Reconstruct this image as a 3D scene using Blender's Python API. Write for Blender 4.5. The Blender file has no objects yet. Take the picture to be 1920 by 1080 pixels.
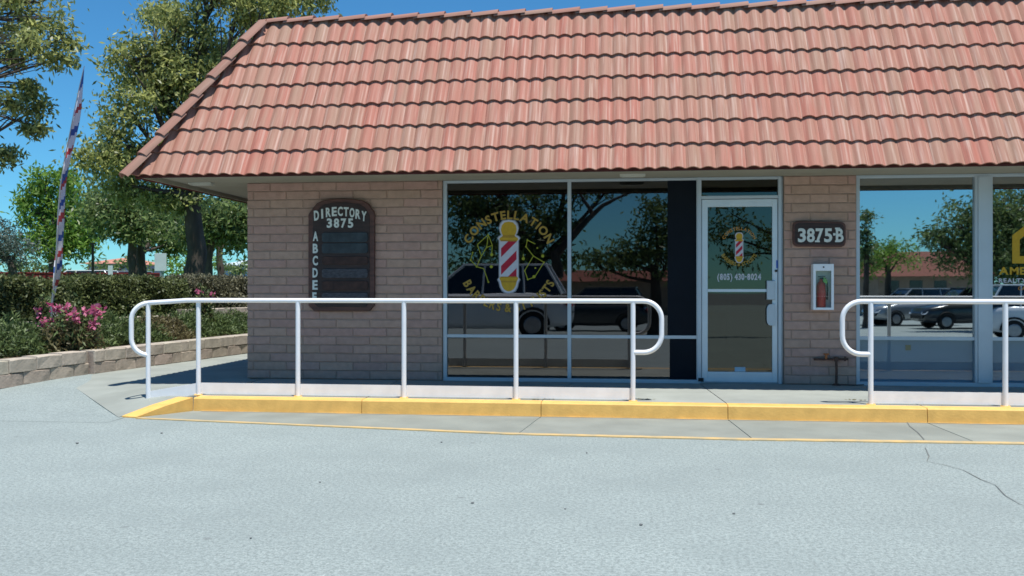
import bpy, bmesh, math, random
import numpy as np
from mathutils import Vector, Matrix, Quaternion

random.seed(7); rng = np.random.default_rng(7)
S = bpy.context.scene
COL = S.collection
F = 1776.0; EYE = 1.22; TH = math.radians(6.5)

# ---------------------------------------------------------------- camera, sky, sun, exposure
cam = bpy.data.objects.new('camera', bpy.data.cameras.new('camera'))
COL.objects.link(cam); S.camera = cam
cam.location = (0, 0, EYE)
cam.rotation_euler = (math.radians(90), 0, TH)
cam.data.sensor_width = 36; cam.data.lens = 36 * F / 1920
cam.data.clip_end = 3000
S.render.resolution_x = 1920; S.render.resolution_y = 1080
SUN = Vector((.17, -.21, .96)).normalized()
W_ = bpy.data.worlds.new('World'); S.world = W_; W_.use_nodes = True
nt = W_.node_tree
sky = nt.nodes.new('ShaderNodeTexSky'); sky.sky_type = 'NISHITA'; sky.sun_disc = False
sky.sun_elevation = math.asin(SUN.z); sky.sun_rotation = math.atan2(SUN.x, SUN.y)
sky.air_density = 1.0; sky.dust_density = 0.0; sky.ozone_density = 3.0; sky.altitude = 300
bg = nt.nodes['Background']; bg.inputs['Strength'].default_value = .092
tint = nt.nodes.new('ShaderNodeMixRGB'); tint.blend_type = 'MULTIPLY'; tint.inputs[0].default_value = 1; tint.inputs[2].default_value = (.33, .76, .98, 1)
nt.links.new(sky.outputs[0], tint.inputs[1]); nt.links.new(tint.outputs[0], bg.inputs['Color'])
sun = bpy.data.objects.new('sun', bpy.data.lights.new('sun', 'SUN')); COL.objects.link(sun)
sun.data.energy = 4.3; sun.data.angle = math.radians(.5); sun.data.color = (1, .965, .91)
sun.rotation_euler = (-SUN).to_track_quat('-Z', 'Y').to_euler(); sun.location = (8, -8, 30)
S.view_settings.view_transform = 'Standard'; S.view_settings.look = 'None'
S.view_settings.gamma = 1; S.view_settings.use_curve_mapping = False
S.view_settings.exposure = 0.55
S.cycles.max_bounces = 8; S.cycles.pixel_filter_type = 'BLACKMAN_HARRIS'; S.cycles.filter_width = 1.6; S.cycles.transparent_max_bounces = 12

# ---------------------------------------------------------------- measuring helpers
def ang(px): return math.atan((px - 960) / F) - TH
def wx(px, Y): return Y * math.tan(ang(px))
def depth(X, Y): return Y * math.cos(TH) - X * math.sin(TH)
def wz(px, py, Y): return EYE + (540 - py) * depth(wx(px, Y), Y) / F
def P(px, py, zc):
    a = (px - 960) / F * zc
    return Vector((a * math.cos(TH) - zc * math.sin(TH), a * math.sin(TH) + zc * math.cos(TH), EYE + (540 - py) / F * zc))
def G(px, py, z=0):                      # a point on a level surface
    zc = (EYE - z) * F / (py - 540); return P(px, py, zc)
FY = 10.9                                # the shop front stands this far out
GY = 10.97                               # the glass
def R(px, py, zc):                       # where a thing stands that shows in the glass
    p = P(px, py, zc); return Vector((p.x, 2 * GY - p.y, p.z))

# ---------------------------------------------------------------- materials
def mat(name, col, rough=.75, var=.12, scale=6, bump=0, bscale=60, metal=0, objrand=0, spec=.3, col2=None, stretch=None, detail=5, world=False):
    m = bpy.data.materials.new(name); m.use_nodes = True
    n = m.node_tree.nodes; l = m.node_tree.links; b = n['Principled BSDF']
    b.inputs['Roughness'].default_value = rough; b.inputs['Metallic'].default_value = metal
    b.inputs['Specular IOR Level'].default_value = spec
    tc = n.new('ShaderNodeTexCoord')
    if world:
        g = n.new('ShaderNodeNewGeometry'); src = g.outputs['Position']
    else: src = tc.outputs['Object']
    mp = n.new('ShaderNodeMapping'); l.new(src, mp.inputs[0])
    if stretch: mp.inputs['Scale'].default_value = stretch
    nz = n.new('ShaderNodeTexNoise'); nz.inputs['Scale'].default_value = scale; nz.inputs['Detail'].default_value = detail
    l.new(mp.outputs[0], nz.inputs['Vector'])
    if objrand:
        oi = n.new('ShaderNodeObjectInfo')
        ad = n.new('ShaderNodeVectorMath'); ad.operation = 'ADD'
        sc = n.new('ShaderNodeVectorMath'); sc.operation = 'SCALE'; sc.inputs['Scale'].default_value = 37
        cx = n.new('ShaderNodeCombineXYZ')
        for k in range(3): l.new(oi.outputs['Random'], cx.inputs[k])
        l.new(cx.outputs[0], sc.inputs[0]); l.new(mp.outputs[0], ad.inputs[0]); l.new(sc.outputs[0], ad.inputs[1])
        l.new(ad.outputs[0], nz.inputs['Vector'])
    rp = n.new('ShaderNodeValToRGB'); l.new(nz.outputs['Fac'], rp.inputs[0])
    c = Vector(col[:3]); c2 = Vector(col2[:3]) if col2 else c * (1 + var)
    c1 = c if col2 else c * (1 - var)
    rp.color_ramp.elements[0].position = .33; rp.color_ramp.elements[1].position = .67
    rp.color_ramp.elements[0].color = (*c1, 1); rp.color_ramp.elements[1].color = (*c2, 1)
    out = rp.outputs[0]
    if objrand:
        hs = n.new('ShaderNodeHueSaturation'); mr = n.new('ShaderNodeMapRange')
        l.new(oi.outputs['Random'], mr.inputs[0]); mr.inputs[3].default_value = 1 - objrand; mr.inputs[4].default_value = 1 + objrand
        l.new(mr.outputs[0], hs.inputs['Value'])
        ml = n.new('ShaderNodeMath'); ml.operation = 'MULTIPLY'; ml.inputs[1].default_value = 7.77
        fr = n.new('ShaderNodeMath'); fr.operation = 'FRACT'; mr2 = n.new('ShaderNodeMapRange')
        l.new(oi.outputs['Random'], ml.inputs[0]); l.new(ml.outputs[0], fr.inputs[0]); l.new(fr.outputs[0], mr2.inputs[0])
        mr2.inputs[3].default_value = .5 - .035 * min(1, objrand * 5); mr2.inputs[4].default_value = .5 + .03 * min(1, objrand * 5)
        l.new(mr2.outputs[0], hs.inputs['Hue'])
        l.new(out, hs.inputs['Color']); out = hs.outputs[0]
    l.new(out, b.inputs['Base Color'])
    if bump:
        n2 = n.new('ShaderNodeTexNoise'); n2.inputs['Scale'].default_value = bscale; n2.inputs['Detail'].default_value = 4
        l.new(src, n2.inputs['Vector'])
        bp = n.new('ShaderNodeBump'); bp.inputs['Strength'].default_value = bump; bp.inputs['Distance'].default_value = .01
        l.new(n2.outputs['Fac'], bp.inputs['Height']); l.new(bp.outputs[0], b.inputs['Normal'])
    m['out'] = 0
    return m

def leafmat(name, dark, light, trans=.35, rough=.5):
    m = bpy.data.materials.new(name); m.use_nodes = True
    n = m.node_tree.nodes; l = m.node_tree.links; b = n['Principled BSDF']
    g = n.new('ShaderNodeNewGeometry'); rp = n.new('ShaderNodeValToRGB')
    rp.color_ramp.elements[0].color = (*dark, 1); rp.color_ramp.elements[1].color = (*light, 1)
    l.new(g.outputs['Random Per Island'], rp.inputs[0]); l.new(rp.outputs[0], b.inputs['Base Color'])
    b.inputs['Roughness'].default_value = rough; b.inputs['Specular IOR Level'].default_value = .35
    t = n.new('ShaderNodeBsdfTranslucent'); l.new(rp.outputs[0], t.inputs[0])
    mx = n.new('ShaderNodeMixShader'); mx.inputs[0].default_value = trans
    l.new(b.outputs[0], mx.inputs[1]); l.new(t.outputs[0], mx.inputs[2]); l.new(mx.outputs[0], n['Material Output'].inputs[0])
    return m

def glassmat(name, refl, tint, ripple=.0, gc=(.86, .92, .95)):
    m = bpy.data.materials.new(name); m.use_nodes = True
    n = m.node_tree.nodes; l = m.node_tree.links; n.remove(n['Principled BSDF'])
    gl = n.new('ShaderNodeBsdfGlossy'); gl.inputs['Roughness'].default_value = .012; gl.inputs['Color'].default_value = (*gc, 1)
    tr = n.new('ShaderNodeBsdfTransparent'); tr.inputs['Color'].default_value = (*tint, 1)
    lw = n.new('ShaderNodeLayerWeight'); lw.inputs['Blend'].default_value = .15
    mr = n.new('ShaderNodeMapRange'); mr.inputs[3].default_value = refl; mr.inputs[4].default_value = min(1, refl + .5)
    l.new(lw.outputs['Fresnel'], mr.inputs[0])
    mx = n.new('ShaderNodeMixShader'); l.new(mr.outputs[0], mx.inputs[0])
    l.new(tr.outputs[0], mx.inputs[1]); l.new(gl.outputs[0], mx.inputs[2]); l.new(mx.outputs[0], n['Material Output'].inputs[0])
    nz = n.new('ShaderNodeTexNoise'); nz.inputs['Scale'].default_value = 1.6; tc = n.new('ShaderNodeTexCoord')
    l.new(tc.outputs['Object'], nz.inputs['Vector'])
    bp = n.new('ShaderNodeBump'); bp.inputs['Strength'].default_value = ripple; bp.inputs['Distance'].default_value = .01
    l.new(nz.outputs['Fac'], bp.inputs['Height']); l.new(bp.outputs[0], gl.inputs['Normal'])
    return m

def asphalt_mat():
    m = mat('faded_asphalt', (.272, .320, .308), .9, .07, .35, .35, 90, world=True)
    n = m.node_tree.nodes; l = m.node_tree.links; b = n['Principled BSDF']
    base = b.inputs['Base Color'].links[0].from_socket
    g = n.new('ShaderNodeNewGeometry')
    cur = base
    for sc, lo, hi, c, am in ((45, .38, .60, (.13, .155, .15), .62), (110, .50, .68, (.55, .60, .58), .42), (1.3, .42, .72, (.19, .225, .22), .35), (7, .38, .75, (.2, .235, .23), .30)):
        nz = n.new('ShaderNodeTexNoise'); nz.inputs['Scale'].default_value = sc; nz.inputs['Detail'].default_value = 3
        l.new(g.outputs['Position'], nz.inputs['Vector'])
        mr = n.new('ShaderNodeMapRange'); mr.inputs[1].default_value = lo; mr.inputs[2].default_value = hi
        if sc == 45: mr.inputs[3].default_value = am; mr.inputs[4].default_value = 0
        else: mr.inputs[3].default_value = 0; mr.inputs[4].default_value = am
        l.new(nz.outputs['Fac'], mr.inputs[0])
        mx = n.new('ShaderNodeMixRGB'); l.new(mr.outputs[0], mx.inputs[0]); l.new(cur, mx.inputs[1]); mx.inputs[2].default_value = (*c, 1); cur = mx.outputs[0]
    # scattered dark chips and oil specks
    vo = n.new('ShaderNodeTexVoronoi'); vo.inputs['Scale'].default_value = 1.7; l.new(g.outputs['Position'], vo.inputs['Vector'])
    mr = n.new('ShaderNodeMapRange'); mr.inputs[1].default_value = .02; mr.inputs[2].default_value = .05; mr.inputs[3].default_value = .5; mr.inputs[4].default_value = 0
    l.new(vo.outputs['Distance'], mr.inputs[0])
    mx = n.new('ShaderNodeMixRGB'); l.new(mr.outputs[0], mx.inputs[0]); l.new(cur, mx.inputs[1]); mx.inputs[2].default_value = (.12, .13, .13, 1)
    l.new(mx.outputs[0], b.inputs['Base Color'])
    return m

def tile_mat(name, a, c, d, e):
    """concrete roof tile: streaked along the fall, each tile its own tone"""
    m = bpy.data.materials.new(name); m.use_nodes = True
    n = m.node_tree.nodes; l = m.node_tree.links; b = n['Principled BSDF']
    b.inputs['Roughness'].default_value = .7; b.inputs['Specular IOR Level'].default_value = .3
    g = n.new('ShaderNodeNewGeometry'); oi = n.new('ShaderNodeObjectInfo'); tc = n.new('ShaderNodeTexCoord')
    def noise(scale, st, det=3):
        mp = n.new('ShaderNodeMapping'); mp.inputs['Scale'].default_value = st; l.new(tc.outputs['Object'], mp.inputs[0])
        nz = n.new('ShaderNodeTexNoise'); nz.noise_dimensions = '4D'; nz.inputs['Scale'].default_value = scale; nz.inputs['Detail'].default_value = det
        ml = n.new('ShaderNodeMath'); ml.operation = 'MULTIPLY'; ml.inputs[1].default_value = 9; l.new(oi.outputs['Random'], ml.inputs[0])
        l.new(ml.outputs[0], nz.inputs['W']); l.new(mp.outputs[0], nz.inputs['Vector']); return nz.outputs['Fac']
    def mixc(f, c1, c2):
        x = n.new('ShaderNodeMixRGB'); l.new(f, x.inputs[0])
        for i, q in ((1, c1), (2, c2)):
            if isinstance(q, tuple): x.inputs[i].default_value = (*q, 1)
            else: l.new(q, x.inputs[i])
        return x.outputs[0]
    def rng_(s, a0, a1, b0, b1):
        r = n.new('ShaderNodeMapRange'); l.new(s, r.inputs[0])
        for i, q in enumerate((a0, a1, b0, b1)): r.inputs[i + 1].default_value = q
        return r.outputs[0]
    cur = mixc(oi.outputs['Random'], a, c)
    # each roll of the tile weathered its own way
    sx = n.new('ShaderNodeSeparateXYZ'); l.new(tc.outputs['Object'], sx.inputs[0])
    dv = n.new('ShaderNodeMath'); dv.operation = 'DIVIDE'; dv.inputs[1].default_value = .151; l.new(sx.outputs[0], dv.inputs[0])
    fl = n.new('ShaderNodeMath'); fl.operation = 'FLOOR'; l.new(dv.outputs[0], fl.inputs[0])
    a2 = n.new('ShaderNodeMath'); a2.operation = 'MULTIPLY_ADD'; a2.inputs[1].default_value = 3.7; l.new(oi.outputs['Random'], a2.inputs[0]); l.new(fl.outputs[0], a2.inputs[2])
    wn = n.new('ShaderNodeTexWhiteNoise'); wn.noise_dimensions = '1D'; l.new(a2.outputs[0], wn.inputs['W'])
    cur = mixc(rng_(wn.outputs['Value'], .35, 1, 0, .6), cur, d)
    cur = mixc(rng_(noise(9, (1.2, .12, .2)), .45, .65, 0, .55), cur, d)
    cur = mixc(rng_(noise(28, (1.5, .04, .2)), .52, .72, 0, .6), cur, e)
    cur = mixc(rng_(noise(50, (1.5, .05, .2)), .35, .5, .35, 0), cur, tuple(.6 * x for x in a))
    l.new(cur, b.inputs['Base Color'])
    nz = n.new('ShaderNodeTexNoise'); nz.inputs['Scale'].default_value = 120; l.new(g.outputs['Position'], nz.inputs['Vector'])
    bp = n.new('ShaderNodeBump'); bp.inputs['Strength'].default_value = .25; bp.inputs['Distance'].default_value = .005
    l.new(nz.outputs['Fac'], bp.inputs['Height']); l.new(bp.outputs[0], b.inputs['Normal'])
    return m

M = dict(
    asphalt=asphalt_mat(),
    concrete=mat('concrete', (.27, .29, .26), .85, .10, 2.2, .2, 120, world=True),
    slab=mat('walkway_concrete', (.285, .30, .27), .85, .10, 2.5, .2, 120, objrand=.09),
    gutter=mat('gutter_concrete', (.235, .25, .22), .85, .10, 2.5, .25, 90, objrand=.05),
    yellow=mat('yellow_kerb_paint', (.72, .43, .12), .6, .09, 9, .2, 60),
    yellow2=mat('worn_yellow_paint', (.62, .42, .17), .7, .2, 7, .2, 60, col2=(.40, .33, .20)),
    brick=mat('slump_block', (.43, .280, .222), .9, .08, 14, .5, 45, objrand=.055),
    mortar=mat('mortar', (.31, .225, .175), .95, .1, 12, .3, 60),
    tile=tile_mat('roof_tile', (.375, .138, .098), (.365, .160, .115), (.30, .195, .135), (.56, .41, .34)),
    cap=tile_mat('cap_tile', (.30, .135, .10), (.33, .165, .12), (.27, .17, .125), (.36, .23, .18)),
    felt=mat('roof_underlay', (.15, .045, .035), .9),
    soffit=mat('soffit_paint', (.33, .31, .245), .8, .06, 3),
    fascia=mat('fascia_paint', (.30, .285, .22), .7, .08, 5),
    alu=mat('window_aluminium', (.46, .52, .56), .45, .04, 4, metal=.25, spec=.5),
    alu2=mat('door_aluminium', (.58, .65, .69), .4, .04, 4, metal=.25, spec=.5),
    white=mat('white_gloss_paint', (.80, .81, .83), .35, .03, 6, spec=.5),
    lampbody=mat('soffit_lamp_white', (.50, .50, .44), .6, .05, 6),
    offwhite=mat('white_board_paint', (.80, .80, .80), .55, .06, 6),
    wood=mat('dark_stained_wood', (.030, .014, .011), .6, .4, 4, .2, 40, stretch=(1, 1, 9), spec=.5),
    woodedge=mat('stained_wood_edge', (.085, .032, .022), .55, .3, 4, .2, 40, stretch=(1, 1, 7), spec=.5),
    letter=mat('off_white_letter', (.62, .66, .62), .6, .08, 20),
    bluelette=mat('letter_panel_blue_black', (.034, .046, .054), .6, .3, 9, spec=.3),
    greyslat=mat('name_slat_grey', (.055, .055, .065), .6, .4, 20, stretch=(1, 1, 4)),
    brownslat=mat('name_slat_brown', (.045, .020, .015), .5, .4, 12),
    glassL=glassmat('dark_window_glass', .135, (.16, .19, .20), .035, (.86, .86, .88)),
    glassD=glassmat('door_glass', .08, (.24, .26, .24), .03, (.88, .90, .80)),
    glassR=glassmat('mirror_window_glass', .52, (.22, .25, .28), .02),
    glassS=glassmat('spandrel_glass', .045, (.74, .84, .90), .02),
    black=mat('matt_black_film', (.006, .009, .014), .6, .1, 5, spec=.1),
    room=mat('dark_room_paint', (.11, .11, .10), .9, .2, 3),
    roomfloor=mat('room_floor', (.16, .15, .13), .6, .2, 3),
    panel=mat('grey_counter_panel', (.34, .37, .38), .6, .05, 3),
    gold=mat('decal_gold', (.50, .30, .02), .6, .08, 30),
    gold2=mat('decal_dark_gold', (.36, .20, .02), .6, .1, 30),
    goldtext=mat('decal_text_gold', (.34, .215, .035), .6, .1, 30),
    goldline=mat('decal_line_yellow', (.30, .30, .02), .6, .1, 30),
    orange=mat('decal_orange', (.45, .20, .03), .6, .1, 30),
    dwhite=mat('decal_white', (.50, .50, .55), .6, .05, 20),
    dgrey=mat('decal_grey_edge', (.20, .21, .23), .6, .05, 20),
    dred=mat('decal_red', (.38, .012, .035), .6, .1, 20),
    dblack=mat('decal_black', (.02, .018, .015), .6, .1, 20),
    red=mat('red_enamel', (.55, .03, .025), .3, .1, 12, spec=.5),
    redlabel=mat('red_label', (.62, .10, .09), .5, .1, 30),
    green=mat('green_tag', (.20, .42, .12), .5, .1, 30),
    rubber=mat('black_rubber', (.015, .015, .016), .7, .2, 20),
    rust=mat('rusty_pipe', (.10, .055, .04), .7, .35, 30, .3, 60, metal=.3),
    valve=mat('orange_valve', (.35, .12, .04), .6, .2, 30),
    cabglass=glassmat('cabinet_glass', .015, (.9, .93, .9), 0),
    block=mat('planter_block', (.37, .31, .25), .95, .14, 9, .6, 40, objrand=.08),
    blockcap=mat('planter_cap_block', (.42, .37, .30), .95, .14, 9, .5, 40, objrand=.07),
    soil=mat('planter_soil', (.10, .075, .05), .95, .3, 8, .5, 30, world=True),
    grass=mat('lawn_grass', (.09, .16, .035), .9, .3, 5, .5, 40, world=True),
    street=mat('street_asphalt', (.16, .17, .175), .9, .1, 1, world=True),
    twig=mat('hedge_twig', (.05, .042, .03), .9, .3, 8),
    bark=mat('bark', (.075, .06, .048), .95, .35, 6, .6, 20, stretch=(1, 1, .25)),
    bark2=mat('pale_bark', (.13, .105, .085), .95, .35, 6, .6, 20, stretch=(1, 1, .25)),
    crack=mat('crack_fill', (.15, .16, .15), .95), chip=mat('dark_chip', (.13, .14, .14), .9),
    galv=mat('galvanised', (.33, .35, .36), .5, .1, 20, metal=.6),
    signback=mat('sign_back_aluminium', (.60, .66, .66), .5, .06, 3),
    utility=mat('utility_box_paint', (.52, .56, .52), .6, .06, 8),
    flagwhite=mat('flag_white', (.82, .83, .88), .8, .05, 9),
    flagred=mat('flag_red', (.55, .06, .06), .8, .1, 9),
    flagblue=mat('flag_blue', (.05, .12, .42), .8, .1, 9),
    redwall=mat('red_boundary_wall', (.20, .030, .030), .8, .12, 3),
    farwall=mat('far_house_wall', (.30, .34, .38), .8, .06, 2),
    farwall2=mat('far_blue_wall', (.30, .42, .55), .8, .06, 2),
    farroof=mat('far_terracotta', (.45, .20, .14), .8, .12, 3),
    fargrey=mat('far_grey_roof', (.45, .52, .55), .8, .1, 3),
    darkglass=mat('car_glass', (.015, .02, .024), .08, .1, 3, spec=.8),
    carwhite=mat('car_paint_white', (.72, .74, .76), .22, .02, 3, spec=.6),
    carsilver=mat('car_paint_silver', (.42, .44, .46), .25, .02, 3, metal=.5, spec=.6),
    cardark=mat('car_paint_dark', (.035, .04, .045), .2, .02, 3, spec=.7),
    carred=mat('car_paint_red', (.28, .02, .025), .25, .02, 3, spec=.6),
    tyre=mat('tyre', (.018, .018, .018), .8, .1, 9),
    rim=mat('alloy_rim', (.35, .36, .38), .35, .1, 9, metal=.7),
    lampred=mat('tail_lamp_red', (.55, .02, .03), .2, .1, 9, spec=.7),
    lampwhite=mat('head_lamp', (.75, .78, .8), .1, .1, 9, spec=.8),
    plasterR=mat('tan_stucco', (.33, .24, .17), .9, .1, 3),
    roofR=mat('red_tile_far', (.22, .075, .05), .8, .2, 5, stretch=(1, 1, 6)),
    leaf_yg=leafmat('leaves_olive_green', (.085, .12, .04), (.54, .56, .19), .5, .38),
    leaf_dk=leafmat('leaves_deep_green', (.055, .09, .032), (.25, .33, .11), .45, .42),
    leaf_br=leafmat('leaves_fresh_green', (.10, .19, .03), (.28, .44, .08), .45),
    leaf_gy=leafmat('leaves_grey_green', (.05, .075, .065), (.15, .19, .15), .3),
    leaf_hd=leafmat('hedge_leaves', (.05, .068, .024), (.20, .235, .085), .3),
    leaf_hd2=leafmat('hedge_leaves_brownish', (.06, .062, .035), (.24, .23, .14), .25),
    leaf_lo=leafmat('ground_cover_leaves', (.035, .065, .020), (.17, .23, .08), .3),
    leaf_br2=leafmat('dry_shrub_leaves', (.09, .07, .035), (.22, .20, .09), .3),
    petal=leafmat('pink_petals', (.48, .06, .18), (.75, .28, .42), .4),
)

# ---------------------------------------------------------------- object helpers
WL = {}                                    # world position of each object's origin
def props(o, label=None, cat=None, group=None, kind=None):
    if label: o['label'] = label
    if cat: o['category'] = cat
    if group: o['group'] = group
    if kind: o['kind'] = kind
    return o
def link(o, parent, loc):
    COL.objects.link(o); WL[o.name] = Vector(loc)
    if parent is not None:
        o.parent = parent; o.location = Vector(loc) - WL[parent.name]
    else: o.location = loc
    return o
def thing(name, label, cat, loc, group=None):
    o = bpy.data.objects.new(name, None); o.empty_display_size = .1
    link(o, None, loc); return props(o, label, cat, group)

class MB:
    def __init__(s): s.v = []; s.f = []; s.m = []; s.s = []
    def add(s, vs, fs, mi=0, smooth=False):
        k = len(s.v); s.v += [tuple(v) for v in vs]
        for f in fs: s.f.append(tuple(i + k for i in f)); s.m.append(mi); s.s.append(smooth)
        return s
    def box(s, x0, x1, y0, y1, z0, z1, mi=0):
        return s.add([(x0, y0, z0), (x1, y0, z0), (x1, y1, z0), (x0, y1, z0), (x0, y0, z1), (x1, y0, z1), (x1, y1, z1), (x0, y1, z1)],
                     [(0, 3, 2, 1), (4, 5, 6, 7), (0, 1, 5, 4), (1, 2, 6, 5), (2, 3, 7, 6), (3, 0, 4, 7)], mi)
    def bbox(s, x0, x1, y0, y1, z0, z1, c=.006, mi=0):
        """box with its front (low y) edges eased"""
        return s.add([(x0, y0 + c, z0), (x1, y0 + c, z0), (x1, y1, z0), (x0, y1, z0), (x0, y0 + c, z1), (x1, y0 + c, z1), (x1, y1, z1), (x0, y1, z1),
                      (x0 + c, y0, z0 + c), (x1 - c, y0, z0 + c), (x1 - c, y0, z1 - c), (x0 + c, y0, z1 - c)],
                     [(0, 3, 2, 1), (4, 5, 6, 7), (1, 2, 6, 5), (2, 3, 7, 6), (3, 0, 4, 7), (8, 9, 10, 11), (0, 1, 9, 8), (1, 5, 10, 9), (5, 4, 11, 10), (4, 0, 8, 11)], mi)
    def tube(s, pts, r, n=8, mi=0, caps=True):
        pts = [Vector(p) for p in pts]; rs = r if isinstance(r, (list, tuple)) else [r] * len(pts)
        vs = []; fs = []; prev = None
        for i, p in enumerate(pts):
            d = (pts[min(i + 1, len(pts) - 1)] - pts[max(i - 1, 0)])
            d = d.normalized() if d.length > 1e-9 else Vector((0, 0, 1))
            if prev is None: a = d.orthogonal().normalized()
            else: a = (prev - d * prev.dot(d)); a = a.normalized() if a.length > 1e-6 else d.orthogonal().normalized()
            prev = a; b = d.cross(a)
            for k in range(n):
                t = 2 * math.pi * k / n; vs.append(p + (a * math.cos(t) + b * math.sin(t)) * rs[i])
        for i in range(len(pts) - 1):
            for k in range(n):
                k2 = (k + 1) % n; fs.append((i * n + k, i * n + k2, (i + 1) * n + k2, (i + 1) * n + k))
        s.add(vs, fs, mi, True)
        if caps:
            s.add(vs[:n], [tuple(range(n))[::-1]], mi); s.add(vs[-n:], [tuple(range(n))], mi)
        return s
    def prism(s, poly, y0, y1, mi=0):
        """poly in (x,z), extruded along y"""
        n = len(poly)
        vs = [(x, y0, z) for x, z in poly] + [(x, y1, z) for x, z in poly]
        fs = [tuple(range(n)), tuple(range(2 * n - 1, n - 1, -1))] + [(i, i + n, (i + 1) % n + n, (i + 1) % n) for i in range(n)]
        return s.add(vs, fs, mi)
    def slab(s, poly, z0, z1, mi=0):
        """poly in (x,y) counter-clockwise; z1 a number or a list"""
        n = len(poly); zt = z1 if isinstance(z1, (list, tuple)) else [z1] * n
        vs = [(x, y, z0) for x, y in poly] + [(p[0], p[1], zt[i]) for i, p in enumerate(poly)]
        fs = [tuple(range(n))[::-1], tuple(range(n, 2 * n))] + [(i, (i + 1) % n, (i + 1) % n + n, i + n) for i in range(n)]
        return s.add(vs, fs, mi)
    def build(s, name, mats, parent=None, origin=None, bevel=0, **kw):
        if not isinstance(mats, (list, tuple)): mats = [mats]
        V = np.array(s.v, float); c = Vector(origin) if origin is not None else Vector((V.max(0) + V.min(0)) / 2)
        me = bpy.data.meshes.new(name); me.from_pydata([tuple(Vector(v) - c) for v in s.v], [], s.f)
        for m in mats: me.materials.append(m)
        me.polygons.foreach_set('material_index', s.m); me.polygons.foreach_set('use_smooth', s.s)
        me.update()
        o = bpy.data.objects.new(name, me); link(o, parent, c)
        if bevel:
            b = o.modifiers.new('bevel', 'BEVEL'); b.width = bevel; b.segments = 2; b.limit_method = 'ANGLE'
        return props(o, **kw)

def inst(me, name, parent, loc, rot=(0, 0, 0), scale=(1, 1, 1)):
    o = bpy.data.objects.new(name, me); link(o, parent, loc); o.rotation_euler = rot; o.scale = scale
    return o
def copy_tree(o, parent=None, loc=None, rot=None, scale=None):
    c = o.copy(); COL.objects.link(c); c.parent = parent
    if parent is None:
        if loc is not None: c.location = loc
        if rot is not None: c.rotation_euler = rot
        if scale is not None: c.scale = scale
    for ch in list(o.children): copy_tree(ch, c)
    return c

def raw_mesh(name, V, Fq, mats, smooth=False):
    me = bpy.data.meshes.new(name); V = np.asarray(V, np.float32); Fq = np.asarray(Fq, np.int32); k = Fq.shape[1]
    me.vertices.add(len(V)); me.vertices.foreach_set('co', V.ravel())
    me.loops.add(Fq.size); me.loops.foreach_set('vertex_index', Fq.ravel())
    me.polygons.add(len(Fq)); me.polygons.foreach_set('loop_start', np.arange(len(Fq), dtype=np.int32) * k)
    for m in (mats if isinstance(mats, (list, tuple)) else [mats]): me.materials.append(m)
    me.update(calc_edges=True); me.validate()
    return me
def leaves(C, L, Wd, droop=.3, flat=0):
    N = len(C); d = rng.normal(size=(N, 3)); d[:, 2] = d[:, 2] * (1 - flat) - droop
    d /= np.linalg.norm(d, axis=1, keepdims=True); q = rng.normal(size=(N, 3)); sd = np.cross(d, q); sd /= np.linalg.norm(sd, axis=1, keepdims=True) + 1e-9
    l = (L * rng.uniform(.6, 1.3, N))[:, None]; w = (Wd * rng.uniform(.7, 1.2, N))[:, None]
    V = np.stack([C, C + d * l * .5 + sd * w * .5, C + d * l, C + d * l * .5 - sd * w * .5], 1).reshape(-1, 3)
    return V, np.arange(4 * N).reshape(-1, 4)
def leaf_obj(name, C, L, Wd, mats, parent, origin, droop=.3, **kw):
    V, Fq = leaves(C, L, Wd, droop); V = V - np.array(origin)
    o = bpy.data.objects.new(name, raw_mesh(name, V, Fq, mats)); link(o, parent, origin); return props(o, **kw)

def clump_points(clumps, nsub, nleaf, sig):
    out = []; subs = []
    for c, r in clumps:
        r = np.array(r); vol = max(.35, (r[0] * r[1] * r[2]) ** (2 / 3)); n = max(4, int(nsub * vol))
        d = rng.normal(size=(n, 3)); d /= np.linalg.norm(d, axis=1, keepdims=True)
        p = np.array(c) + d * r * (rng.uniform(.15, 1, n) ** .5)[:, None]
        subs.append(p)
        for q in p:
            s = sig * rng.uniform(.6, 1.35); m = int(nleaf * rng.uniform(.5, 1.4))
            out.append(q + rng.normal(size=(m, 3)) * np.array([s, s, s * .75]))
    return np.concatenate(out), subs

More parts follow.
